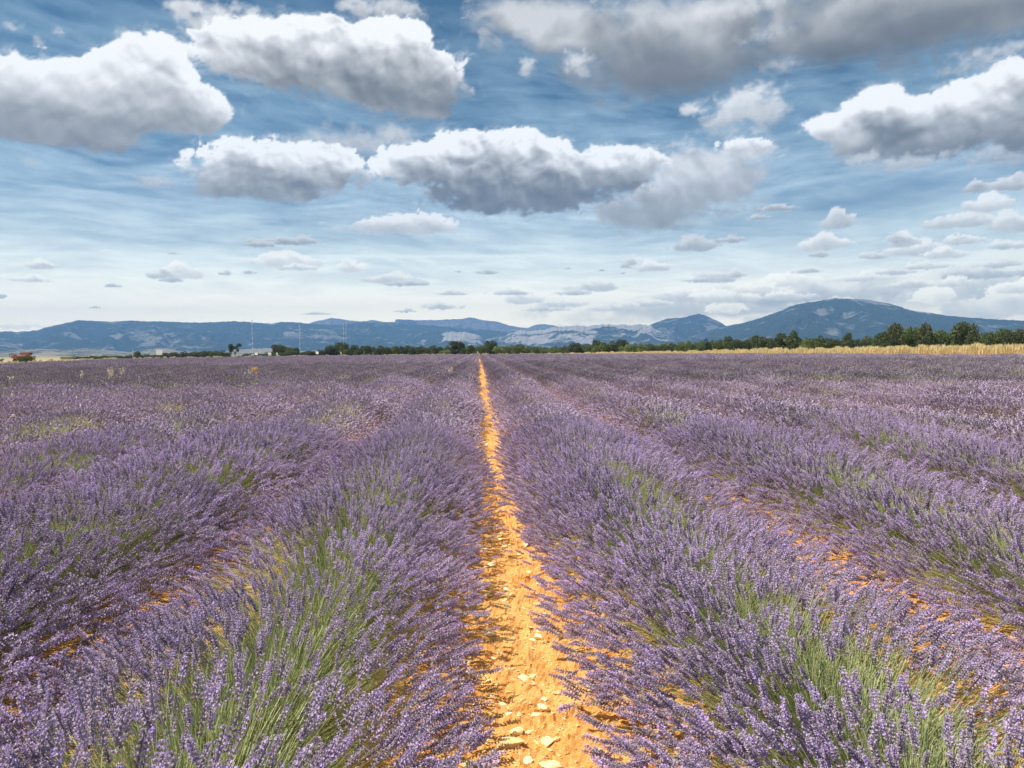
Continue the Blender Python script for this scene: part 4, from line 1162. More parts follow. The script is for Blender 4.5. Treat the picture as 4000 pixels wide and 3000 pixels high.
TD = [(0, 330), (600, 340), (900, 300), (1300, 290), (1870, 262), (2200, 230), (2600, 190), (3000, 165), (3500, 140), (4000, 122), (4400, 112)]
def tdist(px): return float(np.interp(px, [a for a, _ in TD], [b for _, b in TD]))
G_T = 'trees of the hedgerow behind the field'
named = [
    (538, 1371, 15, 'mid', 'tree', 'small round tree beside a thin pole, alone near the left end of the hedge'),
    (918, 1343, 27, 'dark', 'open', 'sparse forked tree with open crown, alone left of the road signs'),
    (1093, 1345, 36, 'olive', 'tree', 'tall feathery tree just right of the cross-shaped signpost'),
    (1130, 1357, 34, 'mid', 'tree', 'broad leafy tree leaning on the feathery one, between the two left masts'),
    (1160, 1358, 17, 'dark', 'tree', 'narrow dark tree in front of the second mast from the left'),
    (1290, 1348, 36, 'dark', 'tree', 'round dark tree left of the tree that hides the twin masts'),
    (1343, 1335, 36, 'dark', 'tree', 'tall dark tree standing in front of the foot of the twin masts'),
    (1380, 1346, 22, 'dark', 'tree', 'smaller dark tree on the right shoulder of the twin mast tree'),
    (1424, 1352, 16, 'dark', 'tree', 'slim dark tree that starts the long oak line right of the twin masts'),
    (1790, 1331, 40, 'dark', 'tree', 'big rounded dark oak left of the end of the orange path'),
    (1924, 1329, 36, 'dark', 'tree', 'big dark oak right behind the end of the orange path'),
    (2034, 1344, 30, 'dark', 'tree', 'dark tree second to the right from the path end'),
    (2240, 1338, 34, 'dark', 'tree', 'dark bushy tree under the middle of the white cliffs'),
    (2335, 1327, 27, 'dark', 'tree', 'dark tree under the right end of the long white cliff'),
    (2425, 1325, 34, 'dark', 'tree', 'wide dark tree with two tops where the yellow grass begins'),
    (2570, 1338, 36, 'light', 'bush', 'pale green bush standing out in the hedge below the pointed mountain'),
    (2850, 1312, 24, 'dark', 'tree', 'dark treetop rising from the hedge left of the twin topped oak'),
    (2955, 1309, 38, 'dark', 'tree', 'twin topped dark oak left of the rounded mountain'),
    (3048, 1300, 34, 'dark', 'tree', 'flat topped dark tree under the left slope of the rounded mountain'),
    (3100, 1291, 30, 'dark', 'tree', 'dark tree joined to the right of the flat topped one'),
    (3120, 1317, 52, 'light', 'bush', 'wide light green bush in front of the flat topped dark trees'),
    (3310, 1297, 16, 'mid', 'tree', 'thin spiky conifer poking out under the top of the rounded mountain'),
    (3440, 1300, 40, 'dark', 'tree', 'grey brown oak left of the first tall pine on the right'),
    (3496, 1260, 40, 'olive', 'tree', 'tall olive green pine, first of the three high crowns on the right'),
    (3555, 1275, 40, 'light', 'tree', 'light green tree between the first two high crowns on the right'),
    (3614, 1260, 32, 'olive', 'tree', 'round topped olive pine, second of the three high crowns'),
    (3665, 1290, 36, 'light', 'tree', 'lighter leafy tree just right of the second high crown'),
    (3762, 1256, 58, 'dark', 'tree', 'largest dark leafy tree, third of the three high crowns'),
    (3840, 1298, 36, 'mid', 'tree', 'mid green tree right of the largest dark tree'),
    (3915, 1283, 40, 'mid', 'tree', 'green tree with small pointed top near the right edge'),
    (3985, 1284, 36, 'olive', 'tree', 'olive brown tree at the right edge of the picture'),
]
for (px, yt, hw, kd, sh, lab) in named:
    tree(px, yt, hw, kd, sh, tdist(px) * (0.9 if sh == 'open' else 1.0), lab, G_T, 'oak_tree' if kd == 'dark' and sh == 'tree' else ('bush' if sh == 'bush' else 'tree'), 'bush' if sh == 'bush' else 'tree')
PROF = [(-200, 1392), (0, 1393), (280, 1393), (400, 1390), (480, 1388), (640, 1384), (668, 1377), (740, 1376), (790, 1371), (880, 1375), (900, 1384), (940, 1385), (1050, 1382), (1070, 1372), (1180, 1372), (1250, 1369),
        (1262, 1362), (1400, 1362), (1424, 1355), (1500, 1352), (1560, 1353), (1620, 1352), (1700, 1352), (1760, 1356), (1830, 1352), (1880, 1350), (1960, 1350), (2060, 1352), (2150, 1357), (2210, 1352), (2280, 1345), (2380, 1338),
        (2480, 1342), (2560, 1345), (2640, 1337), (2720, 1333), (2800, 1326), (2880, 1324), (3000, 1322), (3150, 1318), (3260, 1319), (3400, 1316), (3440, 1306), (3560, 1290), (3700, 1290), (3850, 1297), (3950, 1290), (4100, 1288), (4400, 1280)]
def prof(px): return float(np.interp(px, [a for a, _ in PROF], [b for _, b in PROF]))
LANDMARKS = [(538, 'the small round tree'), (740, 'the tall notice board'), (918, 'the forked tree'), (1093, 'the tall feathery tree'), (1290, 'the round dark tree'), (1343, 'the twin mast tree'),
             (1540, 'the small white sign'), (1790, 'the big rounded oak'), (1924, 'the oak behind the path end'), (2240, 'the dark bushy tree'), (2425, 'the wide two-topped tree'), (2570, 'the pale green bush'),
             (2730, 'the pointed mountain top'), (2955, 'the twin topped oak'), (3120, 'the wide light green bush'), (3310, 'the spiky conifer'), (3496, 'the first tall pine'), (3614, 'the round topped pine'), (3762, 'the largest dark tree')]
cur = 'x'; since = 0
px = 250.0
k = 0
while px < 4350:
    far_ = px < 900 or 940 < px < 1070
    dist = tdist(px) * (1.12 if k % 2 else 0.98) * random.uniform(.98, 1.03)
    if px < 1424 and px > 640: kd = random.choice(['mid', 'dark', 'dark'])
    elif px < 640: kd = random.choice(['mid', 'olive'])
    elif px < 1780: kd = random.choice(['dark', 'dark', 'dark', 'mid'])
    elif px < 2200: kd = random.choice(['light', 'mid', 'mid'])
    else: kd = random.choice(['dark', 'mid', 'mid', 'light', 'dark'])
    hw = random.uniform(21, 36) * (0.6 if px < 640 else 1.0) * (1.0 + 0.5 * max(0, (px - 2200) / 1800))
    jit = random.uniform(-5, 4) * (0.4 if px < 640 else 1.0)
    lm = [m for m in LANDMARKS if m[0] <= px]
    lm = lm[-1] if lm else None
    if lm != cur: cur = lm; since = 0
    since += 1
    if 895 < px < 940:
        px += 12; continue
    lab = {'dark': 'dark green', 'mid': 'mid green', 'light': 'light green', 'olive': 'olive green'}[kd] + ' bushy tree, %s ' % ordinal(since)
    lab += ('to the right of ' + lm[1]) if lm else 'from the left end of the hedge'
    tree(px, prof(px) + jit, hw, kd, 'bush' if (px > 1950 or px < 1000 or k % 3) else 'tree', dist, lab, 'bushy trees filling the hedge', 'bush', 'bush')
    px += hw * random.uniform(0.5, 0.72); k += 1
# lone dark low bush on the dry verge, shrub by the machine, dark shrub at the left edge
tree(1525, 1379, 10, 'dark', 'bush', 262, 'low round dark bush alone on the pale verge before the oak line', None, 'bush', 'bush')
tree(112, 1385, 20, 'mid', 'bush', 196, 'right half of the green shrub hiding the orange harvester', None, 'bush', 'bush')
tree(88, 1389, 24, 'mid', 'bush', 193, 'green shrub growing right in front of the orange harvester', None, 'bush', 'bush')
tree(2, 1400, 9, 'dark', 'bush', 190, 'small dark shrub at the left edge of the picture', None, 'bush', 'bush')
tree(1640, 1384, 16, 'light', 'bush', 250, 'low light green bush at the field edge before the oak line', None, 'bush', 'bush')
tree(1735, 1366, 28, 'light', 'bush', 250, 'light green bush left of the big rounded oak', None, 'bush', 'bush')

# ------------------------------------------------------------------ dry grass
M_GRASS = plant_mat('dry_grass', [(0.0, (0.74, 0.56, 0.26)), (0.5, (0.90, 0.74, 0.38)), (1.0, (0.95, 0.85, 0.54))], trans=0.5)
M_PALE = plant_mat('bleached_grass', [(0.0, (0.40, 0.33, 0.20)), (0.5, (0.55, 0.47, 0.32)), (1.0, (0.70, 0.63, 0.48))], trans=0.3)
def grass_band(name, px0, px1, n, off, depth, hfun, mat, width=0.03, seed=5, clump=0.5):
    r = np.random.default_rng(seed)
    P = r.uniform(px0, px1, n)
    tuft = fbm(P * 0.09, P * 0, 3, seed)
    A = np.array([az_el(p, 1375)[0] for p in np.linspace(px0, px1, 200)]); A = np.interp(P, np.linspace(px0, px1, 200), A)
    D = edge_dist(A) + off + r.random(n) * depth
    X = np.sin(np.radians(A)) * D; Y = np.cos(np.radians(A)) * D
    H = np.array([hfun(p) for p in P]) * r.uniform(.6, 1.0, n) * (1 - clump / 2 + clump * tuft * 1.2)
    B = np.stack([X, Y, np.full(n, -0.05)], 1)
    lean = np.stack([r.normal(.10, .10, n) * H, r.normal(0, .06, n) * H, H], 1)
    T = B + lean
    tw = np.radians(A) + r.uniform(-1.2, 1.2, n)
    W = np.stack([np.cos(tw), -np.sin(tw), np.zeros(n)], 1) * (width * r.uniform(.6, 1.4, n))[:, None]
    M1 = B + lean * 0.62; PL = B + lean * 0.8
    V = np.stack([B - W, B + W, M1 + W * .6, M1 - W * .6, PL - W * 1.5 + lean * .02, PL + W * 1.5, T], 1).reshape(-1, 3)
    i = np.arange(n) * 7
    F4 = np.concatenate([np.stack([i, i + 1, i + 2, i + 3], 1)])
    F3 = np.concatenate([np.stack([i + 3, i + 2, i + 4], 1), np.stack([i + 2, i + 5, i + 4], 1), np.stack([i + 4, i + 5, i + 6], 1)])
    v = np.repeat(np.clip(r.normal(.5, .25, n), 0, 1), 7)
    return tag(link(name, make_mesh(name, V, [F4, F3], mat, {'v': v})), kind='stuff')
grass_band('tall_dry_grass', 2220, 4400, 42000, 1.0, 9.0, lambda p: float(np.interp(p, [2220, 2600, 3000, 4400], [1.1, 1.35, 1.75, 2.0])), M_GRASS, 0.036, 5)
grass_band('dry_verge_grass', -300, 2220, 16000, 1.0, 26.0, lambda p: float(np.interp(p, [-300, 600, 1500, 2220], [0.85, 0.95, 0.9, 0.9])), M_PALE, 0.05, 8, 0.9)

# ------------------------------------------------------------------ weeds standing in the field
M_WEED = plant_mat('pale_weed', [(0.0, (0.45, 0.38, 0.28)), (1.0, (0.80, 0.72, 0.62))], trans=0.2)
M_YEL = plant_mat('yellow_weed', [(0.0, (0.60, 0.42, 0.16)), (1.0, (0.85, 0.65, 0.30))], trans=0.2)
def weed(px, py_base, hpx, lab, mat=M_WEED, n=5, seed=0):
    r = np.random.default_rng(seed)
    dd = EYE - 0.62
    d = ray(px, py_base)
    t = (0.62 - EYE) / d.z if d.z < -0.001 else 120
    t = min(t, 180)
    p = Vector((d.x * t, d.y * t, 0)); D = p.length
    top = 0.62 + hpx / FOC * D
    o = empty('dry_weed', p)
    V = []; F = []; C = []
    HV = []; HF = []; HC = []
    for i in range(n):
        lean = Vector((r.normal(0, .10), r.normal(0, .08), 1)); h = top * r.uniform(.85, 1.0)
        b = Vector((r.normal(0, .02), r.normal(0, .02), 0)); tp = b + lean * h
        v, f = tube([tuple(b), tuple(b + lean * h * .5), tuple(tp)], [.006, .005, .003], 3)
        q = len(V); V += v; F += [tuple(a + q for a in g) for g in f]; C += [0.4] * len(v)
        for j in range(22):
            c = b + lean * h * r.uniform(.55, 1.0) + Vector(r.normal(0, .035, 3))
            s = 0.014 + D * 0.0006; a = Vector(r.normal(0, 1, 3)).normalized() * s; e = Vector(r.normal(0, 1, 3)).normalized() * s
            q = len(HV); HV += [tuple(c - a), tuple(c + e), tuple(c + a), tuple(c - e)]; HF.append((q, q + 1, q + 2, q + 3)); HC += [float(r.random())] * 4
    link('stalks', make_mesh('stalks', V, np.array(F), mat, {'v': C}), o)
    link('seed_heads', make_mesh('seed_heads', HV, np.array(HF), mat, {'v': HC}), o)['kind'] = 'stuff'
    return tag(o, lab, 'dry weed', 'dry weeds standing out of the lavender')
weed(430, 1478, 34, 'pale seed stalks, left one of the close pair in the lavender on the left', seed=1)
weed(443, 1474, 38, 'pale seed stalks, right one of the close pair in the lavender on the left', seed=2)
weed(475, 1470, 34, 'single leaning pale weed just right of the close pair', seed=3, n=3)
weed(322, 1474, 24, 'thin pale weed left of the close pair', seed=4, n=2)
weed(48, 1492, 22, 'leaning pale weed in the lavender near the left edge', seed=5, n=2)
weed(994, 1462, 28, 'yellow tuft of dry grass alone in the lavender', M_YEL, 8, seed=6)
weed(975, 1470, 26, 'pinkish seed heads beside the yellow tuft', seed=7, n=4)
weed(935, 1466, 16, 'small pale weed left of the yellow tuft', seed=8, n=2)
weed(1765, 1458, 24, 'faint white flowering weed left of the far path', seed=9, n=4)
weed(575, 1470, 14, 'tiny pale weed between the close pair and the yellow tuft', seed=12, n=1)
weed(3307, 1396, 20, 'thin pinkish stalk in front of the tall yellow grass', seed=10, n=1)
weed(2371, 1512, 20, 'single white flower head sticking out of the lavender right of the path', seed=11, n=1)

# ------------------------------------------------------------------ signs, poles, masts
M_WHITE = simple_mat('white_paint', (0.88, 0.88, 0.86), 0.5, var=0.05)
M_METAL = simple_mat('galvanised_metal', (0.45, 0.46, 0.47), 0.5, 0.3, var=0.1)
M_CREAM = simple_mat('cream_paint', (0.72, 0.68, 0.48), 0.6, var=0.05)
M_RED = simple_mat('red_print', (0.55, 0.30, 0.26), 0.6)
M_GREY = simple_mat('grey_print', (0.35, 0.38, 0.42), 0.6)
def box_geo(cx, cy, cz, sx, sy, sz, bev=0.0):
    x, y, z = sx / 2, sy / 2, sz / 2
    b = min(bev, x * .5, y * .5, z * .5)
    if b <= 0:
        V = [(cx + a * x, cy + c * y, cz + e * z) for a in (-1, 1) for c in (-1, 1) for e in (-1, 1)]
        F = [(0, 1, 3, 2), (4, 6, 7, 5), (0, 4, 5, 1), (2, 3, 7, 6), (0, 2, 6, 4), (1, 5, 7, 3)]
        return V, F
    import bmesh
    bm = bmesh.new(); bmesh.ops.create_cube(bm, size=1.0)
    for v in bm.verts: v.co = Vector((v.co.x * sx, v.co.y * sy, v.co.z * sz))
    bmesh.ops.bevel(bm, geom=bm.edges[:], offset=b, segments=2, affect='EDGES')
    bm.verts.ensure_lookup_table()
    V = [(v.co.x + cx, v.co.y + cy, v.co.z + cz) for v in bm.verts]; F = [[v.index for v in f.verts] for f in bm.faces]
    bm.free()
    return V, F
def pydata(name, geos, mat, parent=None, smooth=False):
    V = []; F = []
    for v, f in geos:
        b = len(V); V += list(v); F += [tuple(q + b for q in g) for g in f]
    me = bpy.data.meshes.new(name); me.from_pydata(V, [], F); me.materials.append(mat)
    me.polygons.foreach_set('use_smooth', np.full(len(F), smooth, bool)); me.update()
    return link(name, me, parent)

def road_sign(px, dist, plates, pole, lab, cat='road sign', name='road_sign', mat=M_WHITE, lines=0):
    """plates: (x0, x1, ytop, ybottom) in photo pixels at the distance; pole: x or None"""
    dist = dist * GS
    p = at_dist(px, dist, -0.1)
    rz = -math.radians(azp(px)) - 0.62          # plates turned left towards the sun, an angle added to brighten their faces
    o = empty(name, p, rz)
    plates = [(x0 * 1.2, x1 * 1.2, y0, y1) for (x0, x1, y0, y1) in plates]
    k_ = dist / FOC
    top = max(z_at(px, y0, dist) for (_, _, y0, _) in plates)
    pydata('pole', [tube([(pole * k_, 0.03, 0), (pole * k_, 0.03, top - 0.05 + 0.1)], [0.05, 0.045], 8)], M_METAL, o)
    for (x0, x1, y0, y1) in plates:
        z0 = z_at(px, y1, dist) + 0.1; z1 = z_at(px, y0, dist) + 0.1
        pl = pydata('panel', [box_geo((x0 + x1) / 2 * k_, -0.05, (z0 + z1) / 2, (x1 - x0) * k_, 0.04, z1 - z0, 0.01)], mat, o)
        if lines:
            for i in range(lines):
                zz = z1 - (i + 1) * (z1 - z0) / (lines + 1)
                pydata('text_line', [box_geo((x0 + x1) / 2 * k_, -0.0765, zz, (x1 - x0) * k_ * random.uniform(.55, .8), 0.008, (z1 - z0) * .025)], M_RED if i in (2, 3) else M_GREY, pl)
    return tag(o, lab, cat)
road_sign(622.5, 225, [(-9.5, 9.5, 1366.5, 1386)], -1.5, 'large white square notice board on one white post, standing alone on the left', 'notice board', 'notice_board', lines=6)
road_sign(942, 262, [(-2.5, 3.5, 1392, 1397)], 0.5, 'white post with a small white box at its foot right of the forked tree', lines=0)
road_sign(962, 262, [(-2.5, 2.5, 1390.5, 1396)], 0, 'small pale yellow square marker between the post and the round markers', mat=M_CREAM)
road_sign(974, 262, [(-1.8, 1.8, 1388, 1392), (-1.8, 1.8, 1394, 1398)], 0, 'two little round cream markers one above the other', mat=M_CREAM)
road_sign(987, 262, [(-5.5, 5.5, 1384.5, 1388)], 1.5, 'flat pointed cream direction sign on a post', mat=M_CREAM)
road_sign(1001, 262, [(-5, 5.5, 1378.5, 1387)], -2.5, 'white square sign on a post right of the flat direction sign')
road_sign(1003, 259, [(-3.5, 4, 1391, 1396)], -1, 'small cream plate low beneath the white square sign', mat=M_CREAM)
road_sign(1053, 270, [(-6, 6, 1378, 1383), (-5, 7, 1385, 1388)], 1, 'cross shaped signpost with two grey white direction plates', mat=M_WHITE)
road_sign(1082, 262, [(-2, 2, 1377.5, 1384), (-1, 4.5, 1385.5, 1388)], 0.5, 'narrow white sign with a crooked lower plate left of the feathery tree')
road_sign(1239, 262, [(-5, 5, 1373.5, 1383)], 2, 'white square sign on a post left of the round dark tree')
road_sign(1240, 259, [(-3, 3, 1389.5, 1392)], 0, 'small white plate low under the square sign by the round dark tree')
road_sign(1332, 268, [(-3, 3, 1376, 1382)], 0, 'dull grey small sign in front of the twin mast tree', mat=M_METAL)
road_sign(1546, 272, [(-3.5, 3.5, 1374.5, 1381)], 1, 'small white sign before the dark oak line')
road_sign(1593, 270, [(-3, 3, 1380.5, 1383)], 0, 'low pale yellow plate near the right end of the dry verge', mat=M_CREAM)
for i, (px_, y0, lab) in enumerate([(518, 1362, 'thin grey utility pole beside the small round tree'), (1422, 1374, 'short pale post at the foot of the oak line'), (1457, 1378, 'shorter pale post in the oak line right of the first post')]):
    dd = 255 * GS
    p = at_dist(px_, dd, -0.1); H = z_at(px_, y0, dd) + 0.1
    o = empty('utility_pole' if i == 0 else 'post', p)
    pydata('shaft', [tube([(0, 0, 0), (0, 0, H)], [0.11, 0.08], 8)], M_METAL, o)
    pydata('cap', [box_geo(0, 0, H + 0.06, 0.5 if i == 0 else 0.2, 0.12, 0.12, 0.02)], M_METAL, o)
    tag(o, lab, 'pole' if i == 0 else 'post')

M_MW = simple_mat('mast_white', (0.85, 0.85, 0.85), 0.5, var=0.03)
M_MR = simple_mat('mast_red', (0.55, 0.32, 0.30), 0.5, var=0.03)
def mast(px0, yb, yt, dist, lab, lean_px=0):
    base = at_dist(px0, dist, -0.3)
    H = z_at(px0, yt, dist)
    o = empty('radio_mast', base, random.uniform(0, 1))
    nb = 14; w_ = 1.5
    corners = [(w_ * math.cos(a), w_ * math.sin(a)) for a in (0, 2.094, 4.189)]
    for b in range(nb):
        z0 = H * b / nb; z1 = H * (b + 1) / nb
        geos = [tube([(x, y, z0), (x, y, z1)], [0.32, 0.32], 5) for x, y in corners]
        ns = 4
        for s in range(ns):
            za = z0 + (z1 - z0) * s / ns; zb = z0 + (z1 - z0) * (s + 1) / ns
            for c in range(3):
                x0, y0 = corners[c]; x1, y1 = corners[(c + 1) % 3]
                geos.append(tube([(x0, y0, za), (x1, y1, zb)], [0.16, 0.16], 4))
        pydata('mast_section', geos, M_MW if b % 2 == 0 else M_MR, o)
    gw = []
    for a in (0.4, 2.5, 4.6):
        for hz in (0.55, 0.95):
            gw.append(tube([(0, 0, H * hz), (math.cos(a) * H * .45, math.sin(a) * H * .45, 0.4)], [0.07, 0.07], 3))
    pydata('guy_wires', gw, M_METAL, o)
    pydata('antenna', [tube([(0, 0, H), (0, 0, H + 9)], [0.25, 0.1], 5)], M_MR, o)
    return tag(o, lab, 'radio mast', 'tall guyed radio masts on the plain')
mast(987, 1385, 1250, 3800, 'guyed red and white radio mast, leftmost of the four')
mast(1172, 1385, 1262, 3900, 'guyed red and white radio mast standing alone second from the left')
mast(1343, 1385, 1253, 4000, 'left one of the twin guyed radio masts behind the dark tree')
mast(1353, 1385, 1253, 4060, 'right one of the twin guyed radio masts behind the dark tree')
def pylon(px0, yt, dist, lab):
    o = empty('power_pylon', at_dist(px0, dist, -0.3), 0.3)
    H = z_at(px0, yt, dist); w0 = H * .1
    g = []
    for sx, sy in ((-1, -1), (1, -1), (1, 1), (-1, 1)):
        g.append(tube([(sx * w0, sy * w0, 0), (sx * w0 * .35, sy * w0 * .35, H * .6), (0, 0, H)], [.3, .25, .2], 4))
    for i in range(6):
        z = H * i / 8; s = w0 * (1 - .65 * i / 5); z2 = H * (i + 1) / 8
        g += [tube([(-s, -s, z), (s * .9, -s * .9, z2)], [.15, .15], 3), tube([(s, s, z), (-s * .9, s * .9, z2)], [.15, .15], 3)]
    pydata('tower', g, M_METAL, o)
    for zz, l in ((.68, .2), (.8, .16), (.92, .11)):
        pydata('cross_arm', [tube([(-H * l, 0, H * zz), (0, 0, H * zz + 1.0), (H * l, 0, H * zz)], [.15, .3, .15], 4)], M_METAL, o)
    return tag(o, lab, 'pylon')
pylon(286, 1355, 2600, 'faint lattice power pylon above the plain right of the orange harvester')
pylon(774, 1353, 3600, 'faint lattice power pylon above the hedge right of the notice board')

# ------------------------------------------------------------------ harvester on the left
def harvester():
    D = 212.0 * GS
    p = at_dist(82, D, -0.1)
    o = empty('harvester', p, -math.radians(azp(82)))
    k_ = D / FOC
    def zz(y): return z_at(82, y, D) + 0.1
    def X(px): return (px - 82) * k_
    org = simple_mat('orange_red_paint', (0.48, 0.13, 0.07), 0.45, var=0.1, scale=2)
    drk = simple_mat('dark_steel', (0.03, 0.022, 0.025), 0.5, 0.2)
    rub = simple_mat('tyre_rubber', (0.025, 0.025, 0.027), 0.85)
    gls = simple_mat('cab_glass', (0.03, 0.04, 0.05), 0.1)
    pydata('hopper', [box_geo((X(80) + X(114)) / 2, 0, (zz(1378.5) + zz(1387)) / 2, X(114) - X(80), 2.3, zz(1378.5) - zz(1387), 0.08),
                      box_geo((X(83) + X(112)) / 2, 0, zz(1377.6), X(112) - X(83), 1.9, 0.12, 0.03)], org, o)
    pydata('chassis', [box_geo((X(60) + X(112)) / 2, 0, (zz(1389) + zz(1403)) / 2, X(112) - X(60), 2.0, zz(1389) - zz(1403), 0.06)], org, o)
    pydata('engine_cover', [box_geo((X(54) + X(67)) / 2, 0, (zz(1390) + zz(1400)) / 2, X(67) - X(54), 1.9, zz(1390) - zz(1400), 0.12)], org, o)
    pydata('canopy', [box_geo((X(48.5) + X(82)) / 2, 0, zz(1381.3), X(82) - X(48.5), 2.1, 0.14, 0.03)], org, o)
    pydata('canopy_underside', [box_geo((X(49.5) + X(70)) / 2, 0, zz(1383.2), X(70) - X(49.5), 2.0, 0.12, 0.02)], drk, o)
    for xx in (50.5, 56.5):
        pydata('post', [tube([(X(xx), 0.9, zz(1396)), (X(xx), 0.9, zz(1383))], [.06, .06], 6)], drk, o)
        pydata('post', [tube([(X(xx), -0.9, zz(1396)), (X(xx), -0.9, zz(1383))], [.06, .06], 6)], drk, o)
    pydata('cab_window', [box_geo((X(60) + X(70)) / 2, -0.2, (zz(1386.5) + zz(1390)) / 2, X(70) - X(60), 1.85, zz(1386.5) - zz(1390), 0.04)], gls, o)
    pydata('grille', [box_geo((X(105) + X(113.5)) / 2, -1.17, (zz(1379.3) + zz(1384.8)) / 2, X(113.5) - X(105), 0.06, zz(1379.3) - zz(1384.8), 0.02)], drk, o)
    pydata('exhaust', [tube([(X(79.5), 0, zz(1384)), (X(80.5), 0, zz(1376.8))], [.07, .06], 8)], drk, o)
    for xx in (64, 105):
        for sy in (-1, 1):
            wl = empty('wheel', (X(xx), sy * 1.0, 0.55)); wl.parent = o
            tV = []; tF = []
            n = 20
            for i in range(n):
                a = 2 * math.pi * i / n
                for (rr, yy) in ((.36, -.16), (.52, -.17), (.56, 0), (.52, .17), (.36, .16)):
                    tV.append((rr * math.cos(a), yy, rr * math.sin(a)))
            for i in range(n):
                for j in range(4):
                    tF.append((i * 5 + j, i * 5 + j + 1, ((i + 1) % n) * 5 + j + 1, ((i + 1) % n) * 5 + j))
            pydata('tyre', [(tV, tF)], rub, wl, True)
            rV, rF = tube([(0, -.1, 0), (0, .1, 0)], [.36, .36], 16)
            rV += [(0, -.12, 0), (0, .12, 0)]; rF += [(j, (j + 1) % 16, 32) for j in range(16)] + [(16 + j, 16 + (j + 1) % 16, 33) for j in range(16)]
            pydata('rim', [(rV, rF)], org, wl)
    tag(o, 'orange red harvesting machine half hidden by a green shrub at the far left', 'harvester')
harvester()

def dust():
    m, t = new_mat('dust')
    pv = N(t, 'ShaderNodeVolumePrincipled'); pv.inputs['Color'].default_value = (0.95, 0.80, 0.60, 1); pv.inputs['Density'].default_value = 0.028
    pv.inputs['Density Attribute'].default_value = ''
    m.cycles.homogeneous_volume = True
    o_ = N(t, 'ShaderNodeOutputMaterial'); t.links.new(pv.outputs[0], o_.inputs['Volume'])
    geos = []
    import bmesh
    for (px_, z, rx, rz_) in ((150, 1.0, 5.0, 1.7), (185, 1.2, 4.5, 2.2), (225, 0.9, 5.5, 1.6), (20, .7, 4, 1.0)):
        c = at_dist(px_, 222 * GS, z)
        bm = bmesh.new(); bmesh.ops.create_icosphere(bm, subdivisions=3, radius=1.0)
        for v in bm.verts:
            n = 1 + 0.25 * (fbm(np.array([v.co.x * 2.2 + px_]), np.array([v.co.z * 2.2 + v.co.y]), 2, 9)[0] - .5)
            v.co = Vector((v.co.x * rx * n, v.co.y * 3.5 * n, max(v.co.z * rz_ * n, -z - 0.05)))
        bm.verts.ensure_lookup_table()
        geos.append(([tuple(v.co + c) for v in bm.verts], [[v.index for v in f.verts] for f in bm.faces]))
        bm.free()
    tag(pydata('dust', geos, m), kind='stuff')
dust()

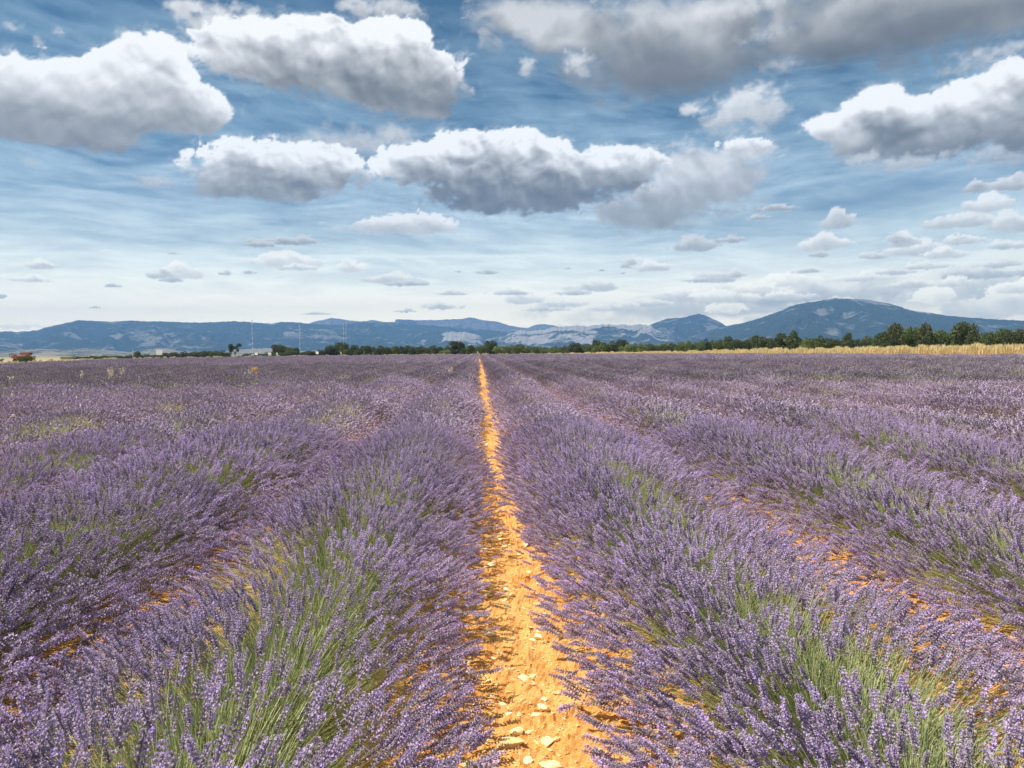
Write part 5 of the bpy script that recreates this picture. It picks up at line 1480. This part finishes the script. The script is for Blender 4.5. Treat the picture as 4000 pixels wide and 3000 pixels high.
# ------------------------------------------------------------------ person at the end of the path
def person():
    D = 221.0 * GS
    p = at_dist(1866, D, -0.05)
    o = empty('person', p, 0.35)
    skin = simple_mat('skin', (0.48, 0.30, 0.22), 0.6, var=0.05)
    white = simple_mat('white_cloth', (0.85, 0.85, 0.82), 0.8, var=0.03)
    dark = simple_mat('dark_trousers', (0.06, 0.06, 0.045), 0.8, var=0.1)
    J = {'pelvis': (0, 0, .93, .13), 'waist': (0, 0, 1.06, .12), 'chest': (0, 0, 1.26, .15), 'neck': (0, -.01, 1.42, .055), 'head0': (0, -.02, 1.50, .075), 'head1': (0, -.025, 1.60, .09), 'head2': (0, -.015, 1.67, .06),
         'shl': (-.17, 0, 1.36, .06), 'ell': (-.27, -.02, 1.12, .045), 'hal': (-.24, -.2, .98, .032), 'shr': (.17, 0, 1.36, .06), 'elr': (.29, -.06, 1.14, .045), 'har': (.2, -.26, 1.18, .032),
         'hpl': (-.09, 0, .88, .09), 'knl': (-.11, -.03, .48, .06), 'anl': (-.11, .02, .08, .04), 'tol': (-.12, -.14, .04, .035), 'hpr': (.09, 0, .88, .09), 'knr': (.12, -.05, .48, .06), 'anr': (.13, .05, .08, .04), 'tor': (.14, -.11, .04, .035)}
    E = [('pelvis', 'waist'), ('waist', 'chest'), ('chest', 'neck'), ('neck', 'head0'), ('head0', 'head1'), ('head1', 'head2'), ('chest', 'shl'), ('shl', 'ell'), ('ell', 'hal'), ('chest', 'shr'), ('shr', 'elr'), ('elr', 'har'),
         ('pelvis', 'hpl'), ('hpl', 'knl'), ('knl', 'anl'), ('anl', 'tol'), ('pelvis', 'hpr'), ('hpr', 'knr'), ('knr', 'anr'), ('anr', 'tor')]
    for side, h in ((-1, 'hal'), (1, 'har')):
        hx, hy, hz, _ = J[h]
        for i in range(5):
            nm = h + str(i); ang = -.5 + .25 * i
            J[nm] = (hx + math.sin(ang) * .07, hy - .05 + .01 * abs(i - 2), hz - .06 + .008 * i, .010); E.append((h, nm))
    names = list(J)
    def skinned(name, keys, mat, grow=0.0):
        ks = [k for k in names if k in keys]
        me = bpy.data.meshes.new(name)
        me.from_pydata([J[k][:3] for k in ks], [(ks.index(a), ks.index(b)) for a, b in E if a in ks and b in ks], [])
        ob = link(name, me, o)
        md = ob.modifiers.new('skin', 'SKIN')
        for i, k in enumerate(ks):
            r = J[k][3] + grow
            me.skin_vertices[0].data[i].radius = (r, r)
        me.skin_vertices[0].data[0].use_root = True
        ob.modifiers.new('sub', 'SUBSURF').render_levels = 2
        me.materials.append(mat)
        return ob
    body = bpy.data.meshes.new('body')
    # skin layers need the modifier-created layer: add through the modifier stack
    def build(name, keys, mat, grow):
        ks = [k for k in names if k in keys]
        import bmesh
        bm = bmesh.new(); sk = bm.verts.layers.skin.verify()
        vs = []
        for i, k in enumerate(ks):
            v = bm.verts.new(J[k][:3]); r = J[k][3] + grow
            v[sk].radius = (r, r); v[sk].use_root = (i == 0); vs.append(v)
        for a, b in E:
            if a in ks and b in ks: bm.edges.new((vs[ks.index(a)], vs[ks.index(b)]))
        me = bpy.data.meshes.new(name); bm.to_mesh(me); bm.free()
        me.materials.append(mat)
        ob = link(name, me, o)
        ob.modifiers.new('skin', 'SKIN'); s = ob.modifiers.new('sub', 'SUBSURF'); s.levels = 1; s.render_levels = 2
        return ob
    build('body', names, skin, 0.0)
    build('shirt', ['pelvis', 'waist', 'chest', 'shl', 'shr', 'ell', 'elr'], white, 0.018)
    build('trousers', ['pelvis', 'hpl', 'hpr', 'knl', 'knr', 'anl', 'anr'], dark, 0.016)
    prof_ = [(0.0, 1.76), (.07, 1.755), (.105, 1.71), (.11, 1.655), (.21, 1.63), (.215, 1.62), (.11, 1.64), (.1, 1.66)]
    V = []; F = []; n = 20
    for (r_, z) in prof_:
        for i in range(n): V.append((r_ * math.cos(2 * math.pi * i / n), -.02 + r_ * math.sin(2 * math.pi * i / n), z))
    for a in range(len(prof_) - 1):
        for i in range(n): F.append((a * n + i, a * n + (i + 1) % n, (a + 1) * n + (i + 1) % n, (a + 1) * n + i))
    pydata('sun_hat', [(V, F)], white, o, True)
    tag(o, 'person in white hat and white top standing at the far end of the orange path', 'person')
person()
print('objects', len(bpy.data.objects))
